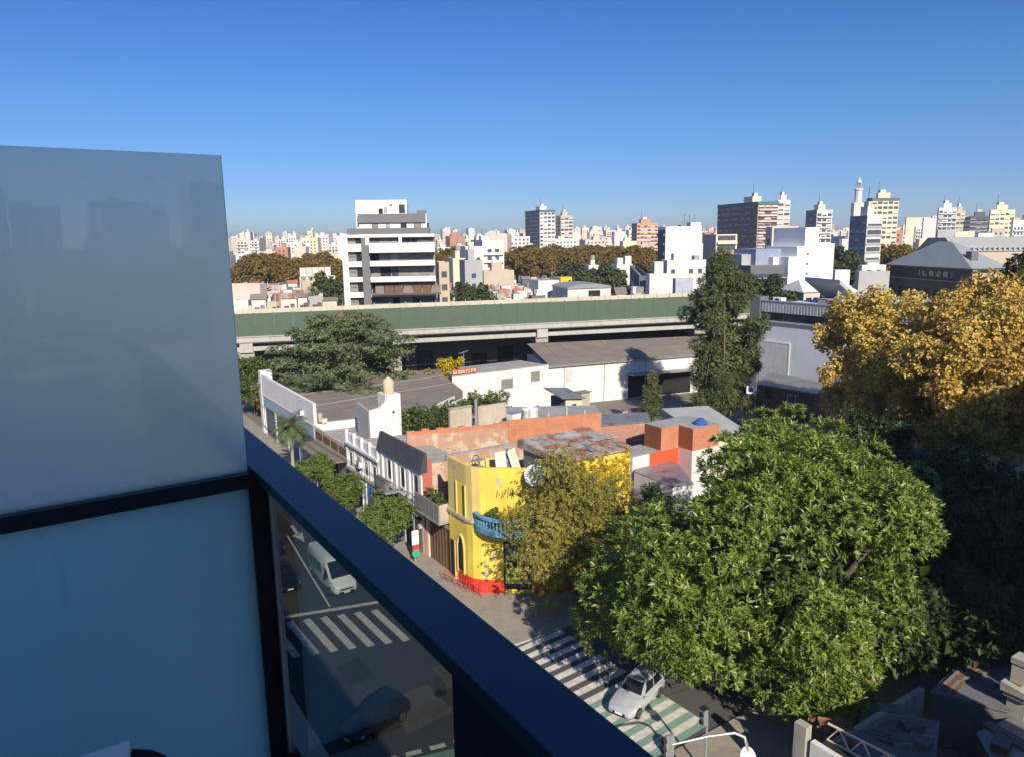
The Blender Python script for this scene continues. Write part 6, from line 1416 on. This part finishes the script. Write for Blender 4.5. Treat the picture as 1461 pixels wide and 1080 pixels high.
block('low_white_block', 'lower bright white block near the viaduct fence, by the conifer', 'building', 922, 927, 963, 392, 185, PAL['white'], 20, '', 4)
block('small_white_block', 'small white cube on top of the low white block', 'building', 930, 934, 947, 374, 215, PAL['white'], 20, '', 5)
block('grey_blue_block', 'bluish grey block between the low white block and the conifer', 'building', 961, 964, 990, 398, 178, M('bluish_grey', (.36, .38, .43), .85), 20, 'F', 6)
block('dark_low_block', 'dark shaded house left of the low white block', 'house', 899, 912, 926, 394, 190, PAL['dark'], 40, 'L', 7)
loc, rz, w, d, h = corner_block(1003, 1022, 1051, 335, 260, 24); t = thing('cream_balcony_block', 'cream block with orange balcony bands right of the blank white wall', 'apartment block', loc, rz)
q = MB(); q.box(0, 0, 0, w, d, h, PAL['cream'], TAR2); q.box(-.05, .1, 0, -.01, d, h, PAL['grey']); q.build('wall', t)
for i in range(6):
    q = MB(); z = h-3.1-3.3*i; q.box(.2, -.9, z-.1, w-.2, -.01, z+.1, PAL['cream']); q.box(.3, -.9, z+.101, w-.3, -.82, z+1.0, PAL['terracotta'] if i == 1 else PAL['cream']); q.build('balcony', t)
    q = MB(); q.box(.6, -.05, z+1.1, w-.6, -.012, z+2.7, CWIN); q.build('window_row', t)
block('white_balcony_block', 'white block with balconies left of the russet park trees', 'apartment block', 672, 688, 719, 343, 300, PAL['white'], 20, 'FB', 8)
block('modern_white_block', 'modern white and grey block beside the white balconied one', 'apartment block', 650, 664, 690, 352, 290, PAL['white'], 20, 'F', 9)
block('cream_house', 'cream house stepping down right of the terraced apartment block', 'house', 638, 646, 664, 369, 250, PAL['cream'], 20, '', 10)
block('dark_glass_house', 'grey house with a glazed upper storey right of the terraced block', 'house', 655, 663, 688, 372, 225, PAL['grey'], 20, 'F', 11)
block('brick_low_block', 'long low red-brown roofed house under the russet trees', 'house', 684, 690, 733, 387, 262, PAL['sand'], 20, '', 12, roof=TILE)
block('sand_house', 'narrow sand-coloured house hard against the terraced block', 'house', 622, 626, 640, 375, 175, PAL['sand'], 24, 'F', 13)
loc, rz, w, d, h = corner_block(797, 800, 816, 396, 200, 14); t = thing('yellow_wall_house', 'house with one bright orange-yellow end wall', 'house', loc, rz)
q = MB(); q.box(-6, 1, 0, -.01, 8, h-.8, PAL['white'], TAR2); q.box(0, 1, 0, w, 8, h-.3, PAL['grey'], TAR2); q.build('wall', t); q = MB(); q.box(0, 0, 0, w*.5, .98, h, M('orange_yellow', (.85, .46, .02), .7, .05, 1)); q.box(w*.5+.001, 0, h-3.2, w, .98, h, MATS['orange_yellow']); q.build('yellow_wall', t)
q = MB(); q.box(w*.7, -.05, h-1.7, w*.9, -.004, h-.8, DARK); q.build('opening', t)
loc, rz, w, d, h = corner_block(806, 810, 872, 408, 185, 18); t = thing('curved_roof_shed', 'white shed with a low curved grey roof near the viaduct', 'shed', loc, rz)
q = MB(); q.box(0, 0, 0, w, 12, h-.8, PAL['white']); q.build('wall', t); q = MB(); q.ext([(w*.5+w*.52*math.cos(a), h-.85+1.1*math.sin(a)) for a in np.linspace(0, math.pi, 15)], 'y', -.3, 12.3, M('shed_roof_grey', (.24, .25, .26), .7)); q.build('roof', t)
q = MB(); q.box(w*.48, -.06, 0, w*.75, -.005, h-1.4, DARK); q.build('gate', t)
block('white_house_tower', 'white house with a corner turret among the grey-green trees', 'house', 872, 880, 903, 378, 300, PAL['white'], 20, 'F', 14)
block('white_turret', 'white turret rising above the house among the trees', 'turret', 889, 892, 901, 366, 305, PAL['white'], 20, '', 15)
block('white_small_house', 'small white villa between the grey-green trees', 'house', 835, 840, 857, 379, 310, PAL['white'], 20, 'F', 16)
# rooftop billboard frame
loc, rz = at_heading(448, 215, 8); t = thing('billboard', 'old roof billboard of faded panels on a white lattice frame', 'billboard', loc, rz)
q = MB()
for k in range(5): q.box(-4.2+1.7*k, -.1, 16.0, -2.6+1.7*k, .05, 18.4, [PAL['white'], PAL['pink']][k % 2])
q.build('panels', t); q = MB(); Q = lambda x, z: (x, .2, z)
for k in range(6): q.bar(Q(-4.2+1.9*k, 11.4), Q(-4.2+1.9*k, 16), .18, .18, METW)
for k in range(5): q.bar(Q(-4.2+1.9*k, 12.3), Q(-2.3+1.9*k, 15.8), .14, .14, METW); q.bar(Q(-2.3+1.9*k, 12.3), Q(-4.2+1.9*k, 15.8), .14, .14, METW)
q.bar(Q(-4.2, 12.2), Q(5.3, 12.2), .2, .2, METW); q.bar(Q(-4.2, 15.9), Q(5.3, 15.9), .2, .2, METW); q.build('lattice', t)
block('billboard_house', 'grimy house carrying the old roof billboard', 'house', 427, 430, 466, 402, 213, PAL['sand'], 8, '', 17)
# slate-roofed hall on the right
loc, rz, w, d, h = corner_block(1272, 1388, 1436, 384, 222, 24); t = thing('slate_hall', 'large dark hall with a hipped grey roof on the right', 'hall', loc, rz)
hh = h
q = MB(); q.box(0, 0, 0, w, d, hh-3.4, M('hall_shaded_wall', (.07, .06, .06), .85, .15, .3), None); q.box(.02, -.04, 0, w, -.005, hh-1.2, PAL['sand']); q.box(-.01, .02, hh-3.4, w, d, hh-.4, M('hall_attic', (.035, .035, .04), .7), None); q.build('wall', t)  # left side's shade put into the wall colour; sand skin on the lit front
q = MB(); q.box(-.9, -.9, hh-3.7, w+.9, d+.9, hh-3.41, M('hall_cornice', (.22, .22, .21), .8)); q.box(-.6, -.6, hh-.4, w+.6, d+.6, hh, DGREY); q.build('cornice', t)
rk = M('grey_slate_roof', (.27, .285, .285), .6, .1, .15)
q = MB(); a_ = 6.6; q.add([(-1, -1, hh+.01), (w+1, -1, hh+.01), (w+1, d+1, hh+.01), (-1, d+1, hh+.01), (w*.47, d*.42, hh+a_), (w*.53, d*.42, hh+a_), (w*.53, d*.58, hh+a_), (w*.47, d*.58, hh+a_)], [(0,1,5,4),(1,2,6,5),(2,3,7,6),(3,0,4,7),(4,5,6,7)], rk); q.build('hipped_roof', t)
for k in range(12):
    q = MB(); y0 = d*k/12+.4; q.box(-.06, y0, hh-2.6, -.015, y0+d/12-.9, hh-1.1, WIN); q.build('attic_window', t)
for k in range(9):
    q = MB(); y0 = d*k/9+.8; q.box(-.05, y0, 2, -.005, y0+d/9-1.6, hh-6, DARK); q.build('tall_window', t)
q = MB(); q.box(w*.2, 3, hh+1.3, w*.2+2, 5, hh+4.2, DGREY); q.build('dormer', t)
loc, rz, w, d, h = corner_block(1352, 1366, 1475, 352, 330, 30); t = thing('long_grey_hall', 'long hall with a pale grey roof and balustrade behind the slate-roofed one', 'hall', loc, rz); w = max(w, 60)
q = MB(); q.box(0, 0, 0, w, 25, h-2, PAL['sand']); q.build('wall', t); q = MB(); q.ext([(-.5, h-1.99), (25.5, h-1.99), (18, h+3.2), (7, h+3.2)], 'x', -.5, w+.5, M('pale_hall_roof', (.30, .31, .30), .7)); q.build('roof', t)
q = MB(); q.box(-.2, -.4, h-.4, w, -.1, h-.1, PAL['grey'])
for k in range(int(w/2)): q.box(2*k, -.4, h-1.98, 2*k+.7, -.1, h-.401, PAL['grey'])
q.build('balustrade', t)
# gabled white-roofed houses behind the factory
for px0, px1, yt, D, lab, sd in [(1147, 1192, 402, 150, 'long low house with a white hipped roof behind the factory', 1), (1194, 1232, 402, 148, 'gabled house with a white roof behind the factory, right one', 2)]:
    loc, rz, w, d, h = corner_block(px0-1, px0, px1, yt, D, 24); t = thing('white_roof_house', lab, 'house', loc, rz, 'white-roofed houses')
    q = MB(); q.box(.3, .3, 0, w-.3, 9.5, h-2.1, PAL['pink']); q.build('wall', t); q = MB(); q.add([(0, 0, h-2.09), (w, 0, h-2.09), (w, 10, h-2.09), (0, 10, h-2.09), (w*.3, 5, h), (w*.7, 5, h)], [(0,1,5,4),(1,2,5),(2,3,4,5),(3,0,4)], M('white_sheet_roof', (.62, .60, .56), .7, .06, .3)); q.build('roof', t)
    for k in range(4): q = MB(); q.box(.8+k*w/4.2, .24, h-4.6, 1.9+k*w/4.2, .296, h-3.1, WIN); q.build('window', t)
loc, rz, w, d, h = corner_block(1195, 1196, 1243, 406, 128, 24); t = thing('lean_roof_shed', 'tall shed whose grey roof slopes steeply down to the right', 'shed', loc, rz)
q = MB(); q.ext([(0, 0), (w, 0), (w, h-4.5), (.0, h)], 'y', 0, .4, M('shed_green_grey', (.25, .28, .24), .85, .15, .3)); q.build('end_wall', t); q = MB(); q.add([(-.4, -1, h+.1), (w+.6, -1, h-4.7), (w+.6, 9, h-4.7), (-.4, 9, h+.1), (-.4, -1, h+.7), (w+.6, -1, h-4.1), (w+.6, 9, h-4.1), (-.4, 9, h+.7)], [(0,3,2,1),(4,5,6,7),(0,1,5,4),(1,2,6,5),(2,3,7,6),(3,0,4,7)], PAL['grey']); q.build('roof', t)
block('grey_wide_house', 'wide low grey-walled house left of the slate-roofed hall', 'house', 1222, 1226, 1272, 388, 215, PAL['grey'], 24, '', 21)
block('white_low_house', 'low white house below the slim white tower', 'house', 1226, 1230, 1266, 379, 235, PAL['white'], 24, 'F', 22)
block('white_small_block', 'small white block between the stepped one and the slim white tower', 'house', 1188, 1192, 1215, 386, 210, PAL['white'], 24, 'F', 23)

# --- filler: low houses between the viaduct and the park
zones = [(338, 490, 'left of the terraced apartment block'), (622, 735, 'right of the terraced apartment block'), (735, 800, 'left of the orange-yellow wall'), (800, 935, 'right of the orange-yellow wall'), (935, 1090, 'around the blank white wall'), (1090, 1300, 'behind the factory roofs'), (1300, 1461, 'around the slate-roofed hall')]
def zone(px):
    for a, b, s in zones:
        if a <= px < b: return s
    return zones[-1][2]
names = {'white': 'white', 'cream': 'cream', 'grey': 'grey', 'sand': 'sand-coloured', 'terracotta': 'brick-red', 'pink': 'pinkish', 'dark': 'dark'}
rr = random.Random(77); cols = ['white']*5+['cream', 'grey', 'grey', 'sand', 'sand', 'terracotta', 'pink', 'dark']
def filler(px, wpx, ytop, D, col, heading, lab, grp, style, sd, nm='house'):
    return block(nm, lab, 'house' if nm == 'house' else 'apartment block', px-wpx*.25, px, px+wpx, ytop, D, PAL[col], heading, style, sd, grp, roof=rr.choice((TAR2, TAR2, TILE, CONC2, CORRG)))
i = 0
for D, hlo, hhi, step in ((188, 9.8, 11.2, 12), (208, 8.2, 10.5, 10), (228, 6.5, 9.5, 9), (250, 5.0, 9.0, 9), (275, 4.5, 8.5, 9), (305, 4, 9.0, 9)):
    px = 336+rr.random()*8
    while px < 1480:
        wpx = rr.uniform(6, 19)*160/D+3; h = rr.uniform(hlo, hhi); yh = 343-.0139*px
        clash = (488 < px+wpx and px < 624 and D < 250) or (918 < px+wpx and px < 995 and D < 260) or (1115 < px+wpx and px < 1250 and D < 215) or (1262 < px+wpx and D < 320) or (795 < px+wpx and px < 878 and D < 220) or (1003 < px+wpx and px < 1060 and D > 240)
        if not clash and rr.random() < .9:
            c = rr.choice(cols); k = rr.choice(('low flat-roofed', 'two-storey', 'small', 'plain'))
            filler(px, wpx, yh+(26-h)/D*1062+2.5, D+rr.uniform(-9, 9), c, rr.uniform(12, 30), '%s %s house %s' % (k, names[c], zone(px)), 'low houses beyond the viaduct', rr.choice(('', 'F', 'F', 'FL', 'L')), i)
        px += step*rr.uniform(.6, 1.8)*160/D+wpx*.7; i += 1
# --- skyline: apartment blocks out to two kilometres
for D, hlo, hhi, n in ((560, 12, 25, 44), (760, 14, 28, 70), (1050, 16, 33, 100), (1500, 18, 38, 120)):
    for j in range(n):
        px = 330+1150*(j+rr.random())/n; hz_ = rr.uniform(hlo, hhi)
        if px > 1290: hz_ *= 1.3
        if 490 < px < 620: continue
        wm = rr.uniform(9, 24); wpx = wm/D*1062*.8; yh = 343-.0139*px; c = rr.choice(['white']*6+['cream']*3+['sand', 'sand', 'grey', 'terracotta', 'pink'])
        filler(px, wpx, yh-(hz_-26)/D*1062, D+rr.uniform(-70, 70), c, rr.uniform(5, 40), '%s %s block on the skyline %s' % (rr.choice(('distant', 'far', 'slim distant', 'boxy far')), names[c], zone(px).replace('around', 'above').replace('behind the factory roofs', 'above the factory')), 'apartment blocks on the skyline', rr.choice(('FL', 'FL', 'F', 'L', 'FB', '')), 1000+i, 'apartment_block'); i += 1
for j in range(30):          # the same city goes on behind the frosted screen
    px = 10+320*(j+rr.random())/30; D = rr.choice((190, 260, 340, 520, 760)); c = rr.choice(cols); hgt = rr.uniform(6, 14) if D < 400 else rr.uniform(12, 26); yh = 343-.0139*px
    filler(px, rr.uniform(9, 20)/D*1062, yh+(26-hgt)/D*1062, D, c, rr.uniform(5, 40), '%s %s building behind the frosted screen' % (rr.choice(('low', 'plain', 'boxy')), names[c]), 'city blocks behind the frosted screen', rr.choice(('FL', 'F', 'L')), 3000+j, 'apartment_block')
# --- and the city beyond them, one mass
m = MB()
for j in range(1250):
    D = 1900+1500*rr.random(); px = -200+1750*rr.random(); p = AtD(px, 340, D); hgt = rr.uniform(16, 37)+(12 if px > 1280 else 0); a, b = rr.uniform(8, 18), rr.uniform(8, 18)
    m.box(p[0]-a, p[1]-b, 0, p[0]+a, p[1]+b, hgt, rr.choice((PAL['white'], PAL['white'], PAL['cream'], PAL['grey'], PAL['sand'], PAL['pink'])), TAR2)
o = m.build('far_city', kind='stuff'); tag(o, 'pale mass of city blocks fading along the horizon', 'city')
# --- blocks down the avenue behind the balcony, mirrored in the frosted screen
for k, (x, yy, w, h) in enumerate([(-30, -150, 27, 38), (-24, -330, 22, 44), (24, -300, 20, 36), (30, -420, 26, 44), (-2, -520, 24, 46), (52, -300, 22, 45), (80, -420, 30, 47), (120, -520, 40, 50), (60, -190, 18, 27), (-60, -240, 60, 24), (2, -265, 45, 23), (48, -255, 70, 25), (30, -150, 50, 17), (82, -160, 40, 16)]):
    m = MB(); m.box(0, 0, 0, w, 22, h, PAL['grey'], TAR2); rooftop(m, 0, w, 0, 22, h, PAL['grey'], rr)
    for i2 in range(int(h/3)-1):
        m.box(2, 22.01, 3*i2+3, w-2, 23.2, 3*i2+3.2, PAL['white']); m.box(1.5+(i2 % 2), 22.005, 3*i2+4, w-3, 22.02, 3*i2+5.4, CWIN)
    solo(m, 'apartment_block', 'grey apartment block down the avenue behind the balcony', 'apartment block', (x, yy, 0), 0, 'blocks mirrored in the frosted screen')

# ------------------------------------------------------------------ the air
hz_b = MB(); hz_b.box(-7100, -7100, -1.5, 7100, 7100, 78, EARTH)
ho = hz_b.build('haze', kind='stuff'); tag(ho, 'thin pale autumn haze over the far city', 'haze')
hm = bpy.data.materials.new('haze_air'); hm.use_nodes = True; hn = hm.node_tree; hn.nodes.clear()
pv = hn.nodes.new('ShaderNodeVolumePrincipled'); pv.inputs['Color'].default_value = (.86, .92, 1, 1); pv.inputs['Density'].default_value = .0002; pv.inputs['Anisotropy'].default_value = .2
hn.links.new(pv.outputs[0], hn.nodes.new('ShaderNodeOutputMaterial').inputs['Volume']); ho.data.materials.clear(); ho.data.materials.append(hm)
